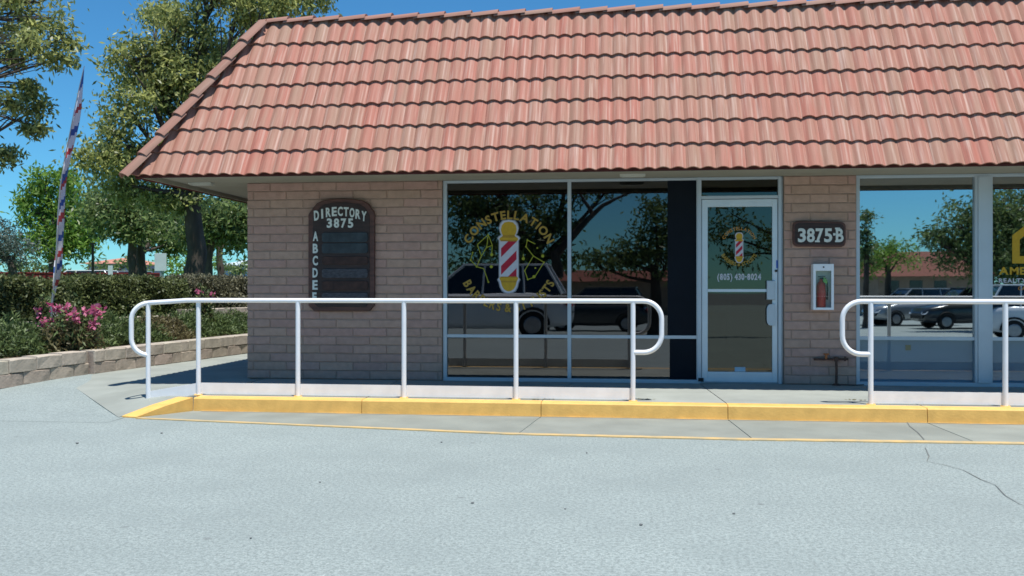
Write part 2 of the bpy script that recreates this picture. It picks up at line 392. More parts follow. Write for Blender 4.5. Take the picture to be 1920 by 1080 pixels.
def bend(a, b, sag=.08, n=5):
    a = Vector(a); b = Vector(b); L = (b - a).length; pts = []
    o = Vector((random.uniform(-1, 1), random.uniform(-1, 1), random.uniform(.2, 1))) * L * sag
    for i in range(n + 1):
        t = i / n; pts.append(a.lerp(b, t) + o * math.sin(math.pi * t) + Vector((random.uniform(-1, 1), random.uniform(-1, 1), 0)) * L * .015 * (0 < i < n))
    return pts
def tree(name, label, base, fork, clumps, r0, lm, bm, L=.1, Wd=.035, nsub=26, nleaf=45, sig=.16, droop=.4, group=None, cat='tree', twigs=True, extra=(), sag=.1):
    base = Vector(base); t = thing(name, label, cat, base, group)
    C, subs = clump_points(clumps, nsub, nleaf, sig)
    b = MB(); fork = Vector(fork)
    tp = bend(base - Vector((0, 0, .1)), fork, .04, 6); b.tube(tp, [r0 * (1.25 if i == 0 else 1 - .35 * i / 6) for i in range(7)], 10)
    for (c, r), sp in zip(clumps, subs):
        c = Vector(c); st = fork if random.random() < .6 else tp[5]
        L_ = (c - st).length; rr = r0 * .42 * min(1.2, .45 + max(r) / 2.5)
        pts = bend(st, c, sag * random.choice([-1, 1, 1]), 5); b.tube(pts, [rr * (1 - .75 * i / 5) for i in range(6)], 7)
        if twigs:
            for q in sp[:: max(1, len(sp) // 16)]:
                s0 = pts[random.choice([3, 4, 5])]; tw = bend(s0, q, .08, 3); b.tube(tw, [rr * .26, rr * .18, rr * .11, rr * .05], 4, caps=False)
    for a_, b_, ra, rb in extra:
        pts = bend(a_, b_, .05, 6); b.tube(pts, [ra + (rb - ra) * i / 6 for i in range(7)], 7)
    b.build('trunk', bm, t, origin=base)
    leaf_obj('crown', C, L, Wd, lm, t, base, droop)
    return t

# text ------------------------------------------------------------------
_tc = {}
def glyph(ch, bold=0.0):
    k = (ch, bold)
    if k in _tc: return _tc[k]
    cu = bpy.data.curves.new('t', 'FONT'); cu.body = ch; cu.size = 1; cu.offset = bold; cu.resolution_u = 3; cu.fill_mode = 'BOTH'
    o = bpy.data.objects.new('t', cu); COL.objects.link(o)
    dg = bpy.context.evaluated_depsgraph_get(); me = bpy.data.meshes.new_from_object(o.evaluated_get(dg))
    vs = [v.co.copy() for v in me.vertices]; fs = [tuple(p.vertices) for p in me.polygons]
    bpy.data.objects.remove(o); bpy.data.curves.remove(cu); bpy.data.meshes.remove(me)
    xs = [v.x for v in vs] or [0, .25]; x0, x1 = min(xs), max(xs)
    _tc[k] = ([Vector((v.x - x0, v.y)) for v in vs], fs, x1 - x0); return _tc[k]
def glyph3d(mb, ch, org, ux, uz, w, h, thick, bold, n=(0, -1, 0), mi=0):
    """one letter, its cap box w by h metres (w None = natural), standing off the wall by thick"""
    vs, fs, gw = glyph(ch, bold); ch_h = .72 + 2 * bold; sx = (w / gw) if w else h / ch_h; sz = h / ch_h
    y0 = min(v.y for v in vs) if ch not in '(),&-' else -bold
    n = Vector(n); P0 = [Vector(org) + Vector(ux) * v.x * sx + Vector(uz) * (v.y + bold) * sz for v in vs]
    if thick:
        K = len(P0); front = [p + n * thick for p in P0]
        cnt = {}
        for f in fs:
            for i in range(len(f)): cnt[(f[i], f[(i + 1) % len(f)])] = 1
        edges = [e for e in cnt if (e[1], e[0]) not in cnt]
        mb.add(front + P0, fs + [(a, a + K, b + K, b) for a, b in edges], mi)
    else: mb.add(P0, fs, mi)
    return gw * sx
def line_text(txt, h, bold, width=None, space=.12):
    """natural advance of a string; returns [(char, x, w)] scaled to width"""
    x = 0; out = []
    for ch in txt:
        if ch == ' ': x += h * .38; continue
        gw = glyph(ch, bold)[2] * h / (.72 + 2 * bold); out.append((ch, x, gw)); x += gw + h * space
    tot = x - h * space; k = (width / tot) if width else 1
    return [(c, a * k, b * k) for c, a, b in out], tot * k

# ================================================================ GROUND
def ribbon(name, pts, w, z, m, foot=None, **kw):
    b = MB(); vs = []
    for i, p in enumerate(pts):
        p = Vector((p[0], p[1])); a = Vector(pts[max(i - 1, 0)][:2]); c = Vector(pts[min(i + 1, len(pts) - 1)][:2]); d = (c - a).normalized(); nn = Vector((-d.y, d.x))
        ww = w[i] if isinstance(w, (list, tuple)) else w
        vs += [(*(p + nn * ww / 2), z), (*(p - nn * ww / 2), z)]
    b.add(vs, [(2 * i + 1, 2 * i + 3, 2 * i + 2, 2 * i) for i in range(len(pts) - 1)])
    if foot is not None:
        k = len(vs); fv = vs + [(v[0], v[1], foot) for v in vs]
        b.add(fv, [(2 * i + e, 2 * i + 2 + e, 2 * i + 2 + e + k, 2 * i + e + k) for i in range(len(pts) - 1) for e in (0, 1)])
    return b.build(name, m, **kw)
b = MB(); b.add([(-400, -400, -.9), (400, -400, -.9), (400, 600, -.9), (-400, 600, -.9)], [(0, 1, 2, 3)])
b.build('ground', M['street'], kind='structure')
LOT = [(9.2, 0), (-1.5, 0), (-10, -.50), (-22, -.62), (-90, -.75)]      # the lot falls gently away from the shops
def lotz(y):
    for (a, za), (c, zc_) in zip(LOT, LOT[1:]):
        if y >= c: return za + (zc_ - za) * min(1, (a - y) / (a - c))
    return LOT[-1][1]
b = MB()
for (a, za), (c, zc_) in zip(LOT, LOT[1:]): b.add([(-70, c, zc_), (60, c, zc_), (60, a, za), (-70, a, za)], [(0, 1, 2, 3)], 0, True)
b.build('parking_lot', M['asphalt'], kind='structure')
# kerb line runs almost parallel to the shop front
KL = [(-4.19, 8.95), (9, 8.85)]
def ky(x): return KL[0][1] + (x - KL[0][0]) * (KL[1][1] - KL[0][1]) / (KL[1][0] - KL[0][0])
def gy(x):  # outer edge of the gutter
    pts = [(-4.48, 8.38), (-2.65, 8.10), (-.89, 7.83), (.91, 7.76), (3.15, 7.80), (9, 7.85)]
    for (a, ya), (c, yc) in zip(pts, pts[1:]):
        if x <= c: return ya + (yc - ya) * (x - a) / (c - a)
    return pts[-1][1]
JX = [-4.19, -2.48, -.74, .99, 2.75, 4.5, 6.0, 7.5, 9.0]
JT = [0, .10, -.22, .10, .12, 0, 0, 0, 0]       # how far each joint wanders between kerb and wall
# walkway
wk = MB().slab([(-4.23, 9.08), (9, 8.98), (9, 11.05), (-4.23, 11.05)], -.02, .128).build('walkway', M['mortar'], kind='structure')
def slab_piece(poly, z, name, m, parent, z0=.05):
    return MB().slab(poly, z0, z).build(name, m, parent)
for i in range(len(JX) - 1):
    a, c = JX[i], JX[i + 1]; g = .005
    if i == 0: a = -4.20
    slab_piece([(a + g, ky(a) + .16), (c - g, ky(c) + .16), (c - g - JT[i + 1], 10.88), (a + g - JT[i] if i else a + g, 10.88)], .14, 'slab', M['slab'], wk)
# yellow kerb
kb = MB().slab([(-4.15, 9.0), (9, 8.92), (9, 9.0), (-4.15, 9.08)], -.02, .12).build('kerb', M['yellow'], kind='structure')
for i in range(len(JX) - 1):
    a, c = JX[i], JX[i + 1]; g = .003; q = MB()
    y0, y1 = ky(a), ky(c); x0, x1 = a + g, c - g
    prof = [(0, -.01), (-.012, .0), (0, .125), (.012, .137), (.16, .139), (.16, -.01)]
    vs = []
    for (x, yb) in ((x0, y0), (x1, y1)): vs += [(x, yb + dy, z) for dy, z in prof]
    n = 6; q.add(vs, [(k, n + k, n + (k + 1) % n, (k + 1) % n) for k in range(n)] + [tuple(range(n)), tuple(range(2 * n - 1, n - 1, -1))])
    q.build('kerb_stone', M['yellow'], kb)
# the end of the kerb swings towards the lot and dives into the paving
q = MB(); A = Vector((-4.195, 8.95)); B = Vector((-4.50, 8.42)); d = (B - A).normalized(); nn = Vector((-.17, .03))
vs = []
for p, z in ((A, .138), (A.lerp(B, .5), .085), (B, .012)):
    vs += [(p.x, p.y, -.02), (p.x, p.y, z), (p.x + nn.x, p.y + nn.y, z + .001), (p.x + nn.x, p.y + nn.y, -.02)]
q.add(vs, [(0, 1, 2, 3), (8, 11, 10, 9)] + [(4 * s + k, 4 * s + 4 + k, 4 * s + 4 + (k + 1) % 4, 4 * s + (k + 1) % 4) for s in (0, 1) for k in range(4)])
q.build('kerb_stone', M['yellow'], kb)
# gutter strip with its worn yellow edge
gt = MB().slab([(-4.40, 8.48), (-2.65, 8.20), (-.89, 7.93), (.91, 7.86), (9, 7.95), (9, 8.9), (-4.15, 9.0)], -.025, -.006).build('gutter', M['crack'], kind='structure')
gj = [-4.48, -.74, .99, 2.75, 4.5, 6.0, 7.5, 9.0]; gs = [0, -.10, .07, .03, 0, 0, 0, 0]
for i in range(len(gj) - 1):
    a, c = gj[i], gj[i + 1]; g = .005; fx = [a + g + gs[i], c - g + gs[i + 1]]
    xs = [fx[0]] + ([-2.65] if i == 0 else []) + [fx[1]]
    bot = [(x, gy(x) + .03) for x in xs]; top = [(c - g, ky(c) - .012), (a + g, ky(a) - .012)]
    if i == 0: top = [(c - g, ky(c) - .012), (-4.19, ky(-4.19) - .012), (-4.47, 8.46)]
    slab_piece(bot + top, .006, 'gutter_slab', M['gutter'], gt, -.02)
xs = [-4.48, -4, -2.65, -1.8, -.89, 0, .91, 1.8, 3, 4.5, 6, 9]
ribbon('yellow_line', [(x, gy(x) + .015) for x in xs], [.05, .06, .07, .07, .08, .085, .09, .095, .095, .09, .09, .09], .0085, M['yellow2'], foot=-.01, kind='structure')
xo = [-4.1 + .35 * k for k in range(38)]
ribbon('yellow_overspray', [(x, ky(x) - .022 + .004 * math.sin(k * 2.7)) for k, x in enumerate(xo)], [.022 + .012 * math.sin(k * 1.9) for k in range(38)], .0095, M['yellow2'], kind='structure')
ribbon('asphalt_crack', [G(*p)[:2] for p in ((1735, 840), (1742, 856), (1738, 866), (1770, 872), (1806, 882), (1838, 899), (1866, 910), (1885, 930), (1912, 946), (1960, 960))], [.005, .009, .004, .007, .005, .008, .004, .006, .004, .006], .004, M['crack'], kind='structure')
ribbon('asphalt_crack', [G(*p)[:2] for p in ((1700, 792), (1706, 801), (1720, 812), (1733, 826))], .008, .010, M['crack'], kind='structure')
# left apron: concrete right of the joint, asphalt ramp left of it
b = MB()
b.slab([(-4.68, 8.42), (-4.36, 8.96), (-4.23, 9.09), (-4.23, 21), (-6.0, 21), (-6.72, 11.5), (-6.18, 10.2)][:7], -.03,
       [.008, .13, .139, .139, .139, .115, .075])
b.build('side_walk', M['concrete'], kind='structure')
b = MB(); nx, ny = 24, 22; JL = [(-4.64, 8.41), (-6.14, 10.2), (-6.68, 11.5)]
def jx(y):
    return JL[0][0] + (JL[1][0] - JL[0][0]) * (y - 8.41) / 1.79 if y < 10.2 else JL[1][0] + (JL[2][0] - JL[1][0]) * (y - 10.2) / 1.3
vs = []
for k in range(ny + 1):
    y = 8.1 + (11.6 - 8.1) * k / ny; tt = min(1, max(0, (y - 8.1) / 3.4)); hh = .0012 + .108 * tt * tt * (3 - 2 * tt); xr = max(-6.75, min(-4.5, jx(max(8.41, y)) + .02))
    for q_ in range(nx + 1): vs.append((-9.2 + (xr + 9.2) * q_ / nx, y, hh))
b.add(vs, [(k * (nx + 1) + q_, k * (nx + 1) + q_ + 1, (k + 1) * (nx + 1) + q_ + 1, (k + 1) * (nx + 1) + q_) for k in range(ny) for q_ in range(nx)], 0, True)
b.build('ramp', M['asphalt'], kind='structure')
ribbon('joint_line', [(-6.5, 12.4), (-4.3, 12.4)], .012, .142, M['crack'], kind='structure')

# ================================================================ THE BUILDING
bld = thing('shop_building', 'single-storey tan block shop row under a steep pink clay-tile mansard roof', 'building', (-4.435, FY, .14))
ZB = .14; NC = 23; CH = .1016; ZT = ZB + NC * CH
XL = -4.435; X1 = wx(829, FY); X2 = wx(1470, FY); X3 = wx(1606, FY)
def brick_mesh(w, h, dp=.09):
    me = []
    for k in range(4):
        c = .007; j = lambda a=.0025: random.uniform(-a, a)
        vs = [(-w / 2, c, -h / 2), (w / 2, c, -h / 2), (w / 2, dp, -h / 2), (-w / 2, dp, -h / 2), (-w / 2, c, h / 2), (w / 2, c, h / 2), (w / 2, dp, h / 2), (-w / 2, dp, h / 2)]
        vs += [(-w / 2 + c + j(), 0, -h / 2 + c + j()), (0, -.003 + j(), -h / 2 + c * .6 + j()), (w / 2 - c + j(), 0, -h / 2 + c + j()),
               (w / 2 - c + j(), 0, h / 2 - c + j()), (0, -.003 + j(), h / 2 - c + j(.004)), (-w / 2 + c + j(), 0, h / 2 - c + j())]
        fs = [(0, 3, 2, 1), (4, 5, 6, 7), (1, 2, 6, 5), (3, 0, 4, 7), (8, 9, 12, 13), (9, 10, 11, 12), (0, 1, 10, 9, 8), (1, 5, 11, 10), (5, 4, 13, 12, 11), (4, 0, 8, 13)]
        m = bpy.data.meshes.new('brick'); m.from_pydata(vs, [], fs); m.materials.append(M['brick']); me.append(m)
    return me
BM = {}
def bricks(x0, x1, parent, bl=.4064):
    for r in range(NC):
        off = (r % 2) * bl / 2 + .12; x = x0 - off
        z = ZB + (r + .5) * CH
        while x < x1 - .01:
            a = max(x, x0); c = min(x + bl, x1); w = c - a - .010
            if w > .03:
                k = round(w, 2)
                if k not in BM: BM[k] = brick_mesh(k, CH - .010)
                inst(random.choice(BM[k]), 'brick', parent, ((a + c) / 2, FY + random.uniform(0, .004), z + random.uniform(-.0015, .0015)))
            x += bl
w1 = MB().box(XL + .01, X1, FY + .010, FY + .30, ZB, ZT).build('wall', M['mortar'], bld)
bricks(XL, X1, w1)
w2 = MB().box(X2, X3, FY + .010, FY + .30, ZB, ZT).build('wall', M['mortar'], bld)
bricks(X2, X3, w2)
# side, back and far-right walls (hidden from here): blocks joined in one part each
def brick_stuff(name, parent, org, ux, length):
    b = MB(); n = Vector((ux[1], -ux[0], 0)); ux = Vector(ux)
    for r in range(NC):
        x = -(r % 2) * .2
        while x < length:
            a = max(x, 0); c = min(x + .4064, length)
            if c - a > .05:
                p = Vector(org) + ux * (a + .005); q = Vector(org) + ux * (c - .005); z0 = ZB + r * CH + .005; z1 = z0 + CH - .01
                b.add([p - n * .08 + Vector((0, 0, z0)), q - n * .08 + Vector((0, 0, z0)), q - n * .08 + Vector((0, 0, z1)), p - n * .08 + Vector((0, 0, z1)),
                       p + Vector((0, 0, z0)), q + Vector((0, 0, z0)), q + Vector((0, 0, z1)), p + Vector((0, 0, z1))],
                      [(4, 5, 6, 7), (0, 1, 5, 4), (1, 2, 6, 5), (2, 3, 7, 6), (3, 0, 4, 7)])
            x += .4064
    return b.build(name, M['brick'], parent, kind='stuff')
w3 = MB().box(XL + .01, XL + .3, FY + .31, 20, ZB, ZT).build('wall', M['mortar'], bld)
brick_stuff('side_blocks', w3, (XL, 20, 0), (0, -1, 0), 20 - FY - .1)
MB().box(XL + .31, 8.7, 19.7, 20, ZB, ZT).build('wall', M['brick'], bld)
w4 = MB().box(8.7, 9.0, FY + .01, 20, ZB, ZT).build('wall', M['brick'], bld)
w5 = MB().box(5.1, 8.69, FY + .01, FY + .3, ZB, ZT).build('wall', M['mortar'], bld)
brick_stuff('front_blocks', w5, (5.1, FY, 0), (1, 0, 0), 3.59)
# rooms behind the glass
rm = MB(); rm.add([(XL + .31, 11.2, ZB + .02), (8.69, 11.2, ZB + .02), (8.69, 16, ZB + .02), (XL + .31, 16, ZB + .02)], [(0, 1, 2, 3)])
rm.build('floor', M['roomfloor'], bld)
rm = MB(); rm.box(XL + .31, 8.69, 16, 16.1, ZB, 2.6); rm.box(1.75, 1.85, 11.25, 16, ZB, 2.6)
rm.build('partition', M['room'], bld)
MB().box(XL + .31, 8.69, 11.2, 16, 2.60, 2.65).build('ceiling', M['room'], bld)

# --- the mansard
EX, EYY, EZ = -5.27, 9.82, 2.475; TZ = EZ - .055      # eave corner: outer edge of the soffit
RUN, RISE = 1.084, 1.91
SL = math.hypot(RUN, RISE); NR = 7; EXP = SL / NR; TW = .302
sd = Vector((0, RUN / SL, RISE / SL)); nv = Vector((0, -RISE / SL, RUN / SL))
roof = MB()
x9 = 9.9
roof.add([(EX, EYY, TZ + .0), (x9, EYY, TZ + .0), (x9 - RUN, EYY + RUN, TZ + RISE), (EX + RUN, EYY + RUN, TZ + RISE),
          (EX, 20.9, TZ + .0), (x9, 20.9, TZ + .0), (x9 - RUN, 20.9 - RUN, TZ + RISE), (EX + RUN, 20.9 - RUN, TZ + RISE)],
         [(0, 1, 2, 3), (4, 0, 3, 7), (5, 4, 7, 6), (1, 5, 6, 2), (3, 2, 6, 7)])
roof = roof.build('roof', M['felt'], bld)
def tile_profile(n=9):
    pts = []
    for r in (0, 1):
        for i in range(n):
            u = i / n; h = .030 * (math.sin(math.pi * min(1, max(0, (u - .06) / .80)))) ** .7 if .06 < u < .86 else 0
            pts.append((r * .5 * TW + u * .5 * TW, h))
    pts.append((TW, 0)); return pts
def tile_geo(jit=0):
    """local frame: x across, y up the slope, z out of the slope"""
    pr = tile_profile(); n = len(pr); Lt = EXP + .07; th = .020; b = MB()
    lift = .034
    top = [(x, 0, h + lift) for x, h in pr] + [(x, Lt, h + .004) for x, h in pr]
    b.add(top, [(i, i + 1, n + i + 1, n + i) for i in range(n - 1)], 0, True)
    fr = [(x, 0, h + lift) for x, h in pr] + [(x, .004, h + lift - th) for x, h in pr]
    b.add(fr, [(i, n + i, n + i + 1, i + 1) for i in range(n - 1)])
    bt = [(x, .004, h + lift - th) for x, h in pr] + [(x, .12, h + lift * .66 - th) for x, h in pr]
    b.add(bt, [(i, n + i, n + i + 1, i + 1) for i in range(n - 1)])
    return b
rotm = Matrix((Vector((1, 0, 0)), sd, nv)).transposed()     # columns = axes
TG = tile_geo()
tile_me = bpy.data.meshes.new('tile'); tile_me.from_pydata(TG.v, [], TG.f); tile_me.materials.append(M['tile'])
tile_me.polygons.foreach_set('use_smooth', TG.s)
org = Vector((EX, EYY, TZ + .005))
def cut_tile(xw, r, e, dz):
    bm = bmesh.new(); bm.from_mesh(tile_me)
    mt = Matrix.Translation(org + Vector((xw - EX, 0, 0)) + sd * (r * EXP) + e) @ rotm.to_4x4()
    bm.transform(mt)
    res = bmesh.ops.bisect_plane(bm, geom=bm.verts[:] + bm.edges[:] + bm.faces[:], plane_co=org, plane_no=Vector((-1, 1, 0)).normalized(), clear_outer=True)
    if len(bm.faces) < 2: bm.free(); return
    me = bpy.data.meshes.new('tile'); bm.transform(mt.inverted()); bm.to_mesh(me); bm.free(); me.materials.append(M['tile']) if not me.materials else None
    o = inst(me, 'tile', roof, mt.to_translation()); o.rotation_euler = rotm.to_euler(); return o
far = MB(); sidet = MB()
for r in range(NR):
    x = EX - (r % 2) * TW / 2 - .1
    rx = EX + (r / NR) * RUN
    while x < x9:
        if x + TW > rx - .02:
            e = nv * random.uniform(-.001, .004) + sd * (random.uniform(-.005, .005) + (-.014 if random.random() < .04 else 0)); dx = random.uniform(-.0015, .0015)
            if x < rx + EXP * .55 + .02: cut_tile(x + dx, r, e, 0)
            elif x < 4.3:
                o = inst(tile_me, 'tile', roof, org + Vector((x + dx - EX, 0, 0)) + sd * (r * EXP) + e); o.rotation_euler = rotm.to_euler()
                o.rotation_euler.rotate_axis('Z', random.uniform(-.006, .006))
            elif x < x9 - (r / NR) * RUN - TW:
                mt = Matrix.Translation(org + Vector((x + dx - EX, 0, 0)) + sd * (r * EXP) + e) @ rotm.to_4x4()
                k = len(far.v); far.v += [tuple(mt @ Vector(v)) for v in TG.v]; far.f += [tuple(i + k for i in f) for f in TG.f]; far.m += TG.m; far.s += TG.s
        x += TW
    # west slope, out of sight from here
    y = EYY + (r / NR) * RUN + .2; sds = Vector((RUN / SL, 0, RISE / SL)); nvs = Vector((-RISE / SL, 0, RUN / SL))
    r2 = Matrix((Vector((0, -1, 0)), sds, nvs)).transposed()
    while y < 20.9 - (r / NR) * RUN:
        mt = Matrix.Translation(Vector((EX, y + TW * .5, TZ + .005)) + sds * (r * EXP)) @ r2.to_4x4()
        k = len(sidet.v); sidet.v += [tuple(mt @ Vector(v)) for v in TG.v]; sidet.f += [tuple(i + k for i in f) for f in TG.f]; sidet.m += TG.m; sidet.s += TG.s
        y += TW
far.build('far_tiles', M['tile'], roof, kind='stuff'); sidet.build('side_tiles', M['tile'], roof, kind='stuff')
# hip and ridge caps
def cap_mesh(L, r=.12, n=8):
    b = MB(); th = .02; vs = []
    for (y, lift, rr) in ((0, .028, r), (L, .0, r * .93)):
        for i in range(n + 1):
            t = math.pi * i / n; vs.append((-rr * math.cos(t), y, rr * .62 * math.sin(t) + lift))
    b.add(vs, [(i + 1, i, n + 1 + i, n + 2 + i) for i in range(n)], 0, True)
    fr = vs[:n + 1] + [(v[0] * .82, v[1] + .002, (v[2] - .028) * .75 + .028 - .004) for v in vs[:n + 1]]
    b.add(fr, [(i, i + 1, n + 2 + i, n + 1 + i) for i in range(n)])
    m = bpy.data.meshes.new('cap'); m.from_pydata(b.v, [], b.f); m.materials.append(M['cap']); m.polygons.foreach_set('use_smooth', b.s); return m
hv = Vector((RUN, RUN, RISE)); HL = hv.length; hd = hv.normalized(); nh = 8; hm = cap_mesh(HL / nh + .06)
hside = hd.cross(Vector((0, 0, 1))).normalized(); hn = hside.cross(hd)
hr = Matrix((hside, hd, hn)).transposed()
for i in range(nh):
    p = Vector((EX, EYY, TZ + .005)) + hd * (i * HL / nh - .05) + hn * .028 + Vector((-.02, -.02, 0))
    o = inst(hm, 'hip_tile', roof, p); o.rotation_euler = hr.to_euler(); o.rotation_euler.rotate_axis('Z', random.uniform(-.02, .02))
rl = .315; rm_ = cap_mesh(rl + .05, .115)
x = EX + RUN - .05; i = 0
while x < 8.8:
    # laid from the right: the open end of each points left to right in turn
    rr = Matrix((Vector((0, 1, 0)), Vector((-1, 0, 0)), Vector((0, 0, 1)))).transposed()
    o = inst(rm_, 'ridge_tile', roof, (x + rl, EYY + RUN + .055, TZ + RISE + .034 + random.uniform(-.003, .003))); o.rotation_euler = rr.to_euler(); o.rotation_euler.rotate_axis('Z', random.uniform(-.01, .01))
    x += rl
# fascia and soffit
b = MB(); b.box(EX + .03, x9, EYY + .03, EYY + .055, TZ + .012, EZ + .02); b.box(EX + .03, EX + .055, EYY + .056, 20.8, TZ + .012, EZ + .02)
b.build('fascia', M['fascia'], bld)
b = MB(); b.box(EX + .056, x9, EYY + .056, 10.905, EZ + .001, EZ + .02); b.box(EX + .056, XL + .005, 10.906, 20.75, EZ + .001, EZ + .02)
b.box(XL + .006, 8.99, 10.906, 11.2, EZ + .005, EZ + .03)
b.build('soffit', M['soffit'], bld)
for px, py, lab in ((378, 343, 'small white soffit light under the eave left of the block wall'), (1186, 327, 'small white soffit light under the eave above the second window pane')):
    zc = (EZ - EYE) * F / (540 - py); p = P(px, py, zc)
    t = thing('soffit_light', lab, 'light', (p.x, p.y, EZ), 'small lights under the eave')
    MB().box(p.x - .14, p.x + .14, p.y - .06, p.y + .06, EZ - .022, EZ).build('housing', M['lampbody'], t)
    MB().box(p.x - .12, p.x + .12, p.y - .045, p.y + .045, EZ - .030, EZ - .0225).build('diffuser', M['lampbody'], t)
for px, py in ((431, 346), (832, 338)):
    zc = (EZ - EYE) * F / (540 - py); p = P(px, py, zc)
ZG = ZT - .025        # head of the openings

# --- windows
def frame_bar(b, x0, x1, z0, z1, d=.05, y=None):
    y = GY - .035 if y is None else y; b.box(x0, x1, y, y + d + .03, z0, z1)
def mull(px): return wx(px, GY - .035)
def window(pxs, glass, parent, low=None, zsill=.175, ztr=.66, name='shop_window', thick=.045, side=(True, True)):
    """pxs: left edges and right edges of each light"""
    x0 = mull(pxs[0][0]) - thick; x1 = mull(pxs[-1][1]) + thick
    fr = MB(); zt = ZT
    fr.box(x0, x1, GY - .04, GY + .04, zsill - .05, zsill); fr.box(x0, x1, GY - .04, GY + .04, zt - .03, zt)
    xs = []
    fr.box(x0, mull(pxs[0][0]), GY - .042, GY + .04, zsill, zt - .03); fr.box(mull(pxs[-1][1]), x1, GY - .042, GY + .04, zsill, zt - .03)
    for (a, c), (d, e) in zip(pxs, pxs[1:]): fr.box(mull(c), mull(d), GY - .042, GY + .04, zsill, zt - .03)
    w = fr.build(name, M['alu'], parent, bevel=.003)
    for a, c in pxs:
        MB().box(mull(a), mull(c), GY - .030, GY + .03, ztr - .018, ztr + .018).build('transom_bar', M['alu'], w)
        MB().box(mull(a), mull(c), GY, GY + .006, ztr + .018, zt - .03).build('pane', glass, w)
        MB().box(mull(a), mull(c), GY, GY + .006, zsill, ztr - .018).build('pane', low or glass, w)
    return w
# base plinth under the glazing
MB().box(X1 + .001, X2 - .001, FY + .03, FY + .28, ZB, .124 + .001 + .0).build('sill', M['mortar'], bld) if False else None
winL = window([(838, 1064), (1071, 1306)], M['glassL'], bld)
MB().box(mull(1252), mull(1306), GY - .012, GY - .004, .66 + .020, ZT - .031).build('black_film', M['black'], winL)
MB().box(mull(1256), mull(1306), GY - .012, GY - .004, .176, .66 - .020).build('black_film', M['black'], winL)
winR = window([(1612, 1828), (1861, 2080)], M['glassR'], bld, M['glassS'])
pn = mull(1828), mull(1861)
MB().box(pn[0] + .03, pn[1] - .03, GY - .055, GY - .043, .176, ZT - .031).build('mullion_cover', M['alu'], winR)
b = MB(); b.box(mull(1612), mull(1828), GY + .031, GY + .045, .176, .642); b.box(mull(1861), mull(2080), GY + .031, GY + .045, .176, .642); b.build('counter_back', M['panel'], winR)
MB().box(wx(1699, GY), wx(1709, GY), GY + .020, GY + .0305, wz(1703, 657, GY), wz(1703, 647, GY)).build('socket_plate', M['gold2'], winR)
# door and its frame
xd0, xd1 = mull(1315), mull(1459)
fr = MB(); zh = wz(1390, 373, GY)
fr.box(xd0 - .042, xd0, GY - .05, GY + .04, ZB, ZT); fr.box(xd1, xd1 + .035, GY - .05, GY + .04, ZB, ZT)
fr.box(xd0, xd1, GY - .045, GY + .04, ZT - .03, ZT); fr.box(xd0, xd1, GY - .045, GY + .04, zh, zh + .035)
fr.box(xd1 + .036, X2 - .001, GY - .02, GY + .04, ZB, ZT)
dfr = fr.build('door_frame', M['alu'], bld, bevel=.003)
MB().box(xd0, xd1, GY, GY + .006, zh + .035, ZT - .03).build('transom_pane', M['glassD'], dfr)
zd0, zd1 = ZB + .015, zh - .006; a0, a1 = xd0 + .006, xd1 - .006
gx0, gx1 = mull(1327), mull(1448); gz0, gz1 = wz(1390, 697, GY), wz(1390, 388, GY); zm = wz(1390, 545, GY)
d_ = MB(); Yd = GY - .035
d_.box(a0, gx0, Yd, Yd + .045, zd0, zd1); d_.box(gx1, a1, Yd, Yd + .045, zd0, zd1)
d_.box(gx0, gx1, Yd, Yd + .045, zd0, gz0); d_.box(gx0, gx1, Yd, Yd + .045, gz1, zd1)
door = d_.build('door', M['alu2'], bld, bevel=.003)
MB().box(gx0, gx1, Yd - .01, Yd + .04, zm - .014, zm + .018).build('push_bar', M['alu2'], door)
MB().box(gx0, gx1, GY - .012, GY - .006, gz0, gz1).build('pane', M['glassD'], door)
hx0, hx1 = mull(1437), mull(1449)
MB().bbox(hx0, hx1 + .02, Yd - .035, Yd - .001, wz(1442, 562, GY), wz(1442, 526, GY)).build('pull_plate', M['alu'], door, bevel=.004)
za, zb = wz(1442, 610, GY), wz(1442, 570, GY); w = hx1 - hx0 + .02
poly = [(hx0 + w, za), (hx0 + w, zb)] + [(hx0 + w * .45 * (1 - math.sin(t)), zb - .06 * (1 - math.cos(t))) for t in [0, .5, 1, 1.57]] + [(hx0 + w * .45 * (1 - math.sin(t)), za + .06 * (1 - math.cos(t))) for t in [1.57, 1, .5, 0]]
MB().prism(poly[::-1], Yd - .035, Yd - .001).build('pull_plate', M['alu'], door, bevel=.003)
lx, lz = mull(1455), wz(1455, 508, GY)
b = MB(); b.tube([(lx, Yd - .012, lz), (lx, Yd, lz)], .014, 12); b.build('lock', M['rubber'], door)
MB().box(lx + .002, lx + .02, Yd - .004, Yd - .001, lz + .03, lz + .12).build('sticker', M['flagblue'], door)
MB().box(mull(1378), mull(1398), GY - .016, GY - .0135, wz(1390, 697, GY) + .004, wz(1390, 688, GY)).build('sticker', mat('pale_blue_sticker', (.35, .50, .60), .5), door)
MB().box(xd0, xd1, GY - .06, GY + .05, ZB, ZB + .013).build('threshold', M['galv'], dfr)
MB().box(mull(1309), mull(1319), GY - .055, GY - .0505, ZB + .02, ZB + .06).build('bracket', M['rubber'], dfr)
MB().box(X1 + .001, xd0 - .043, FY + .015, FY + .12, ZB, .1245).build('plinth', M['mortar'], bld) if False else None

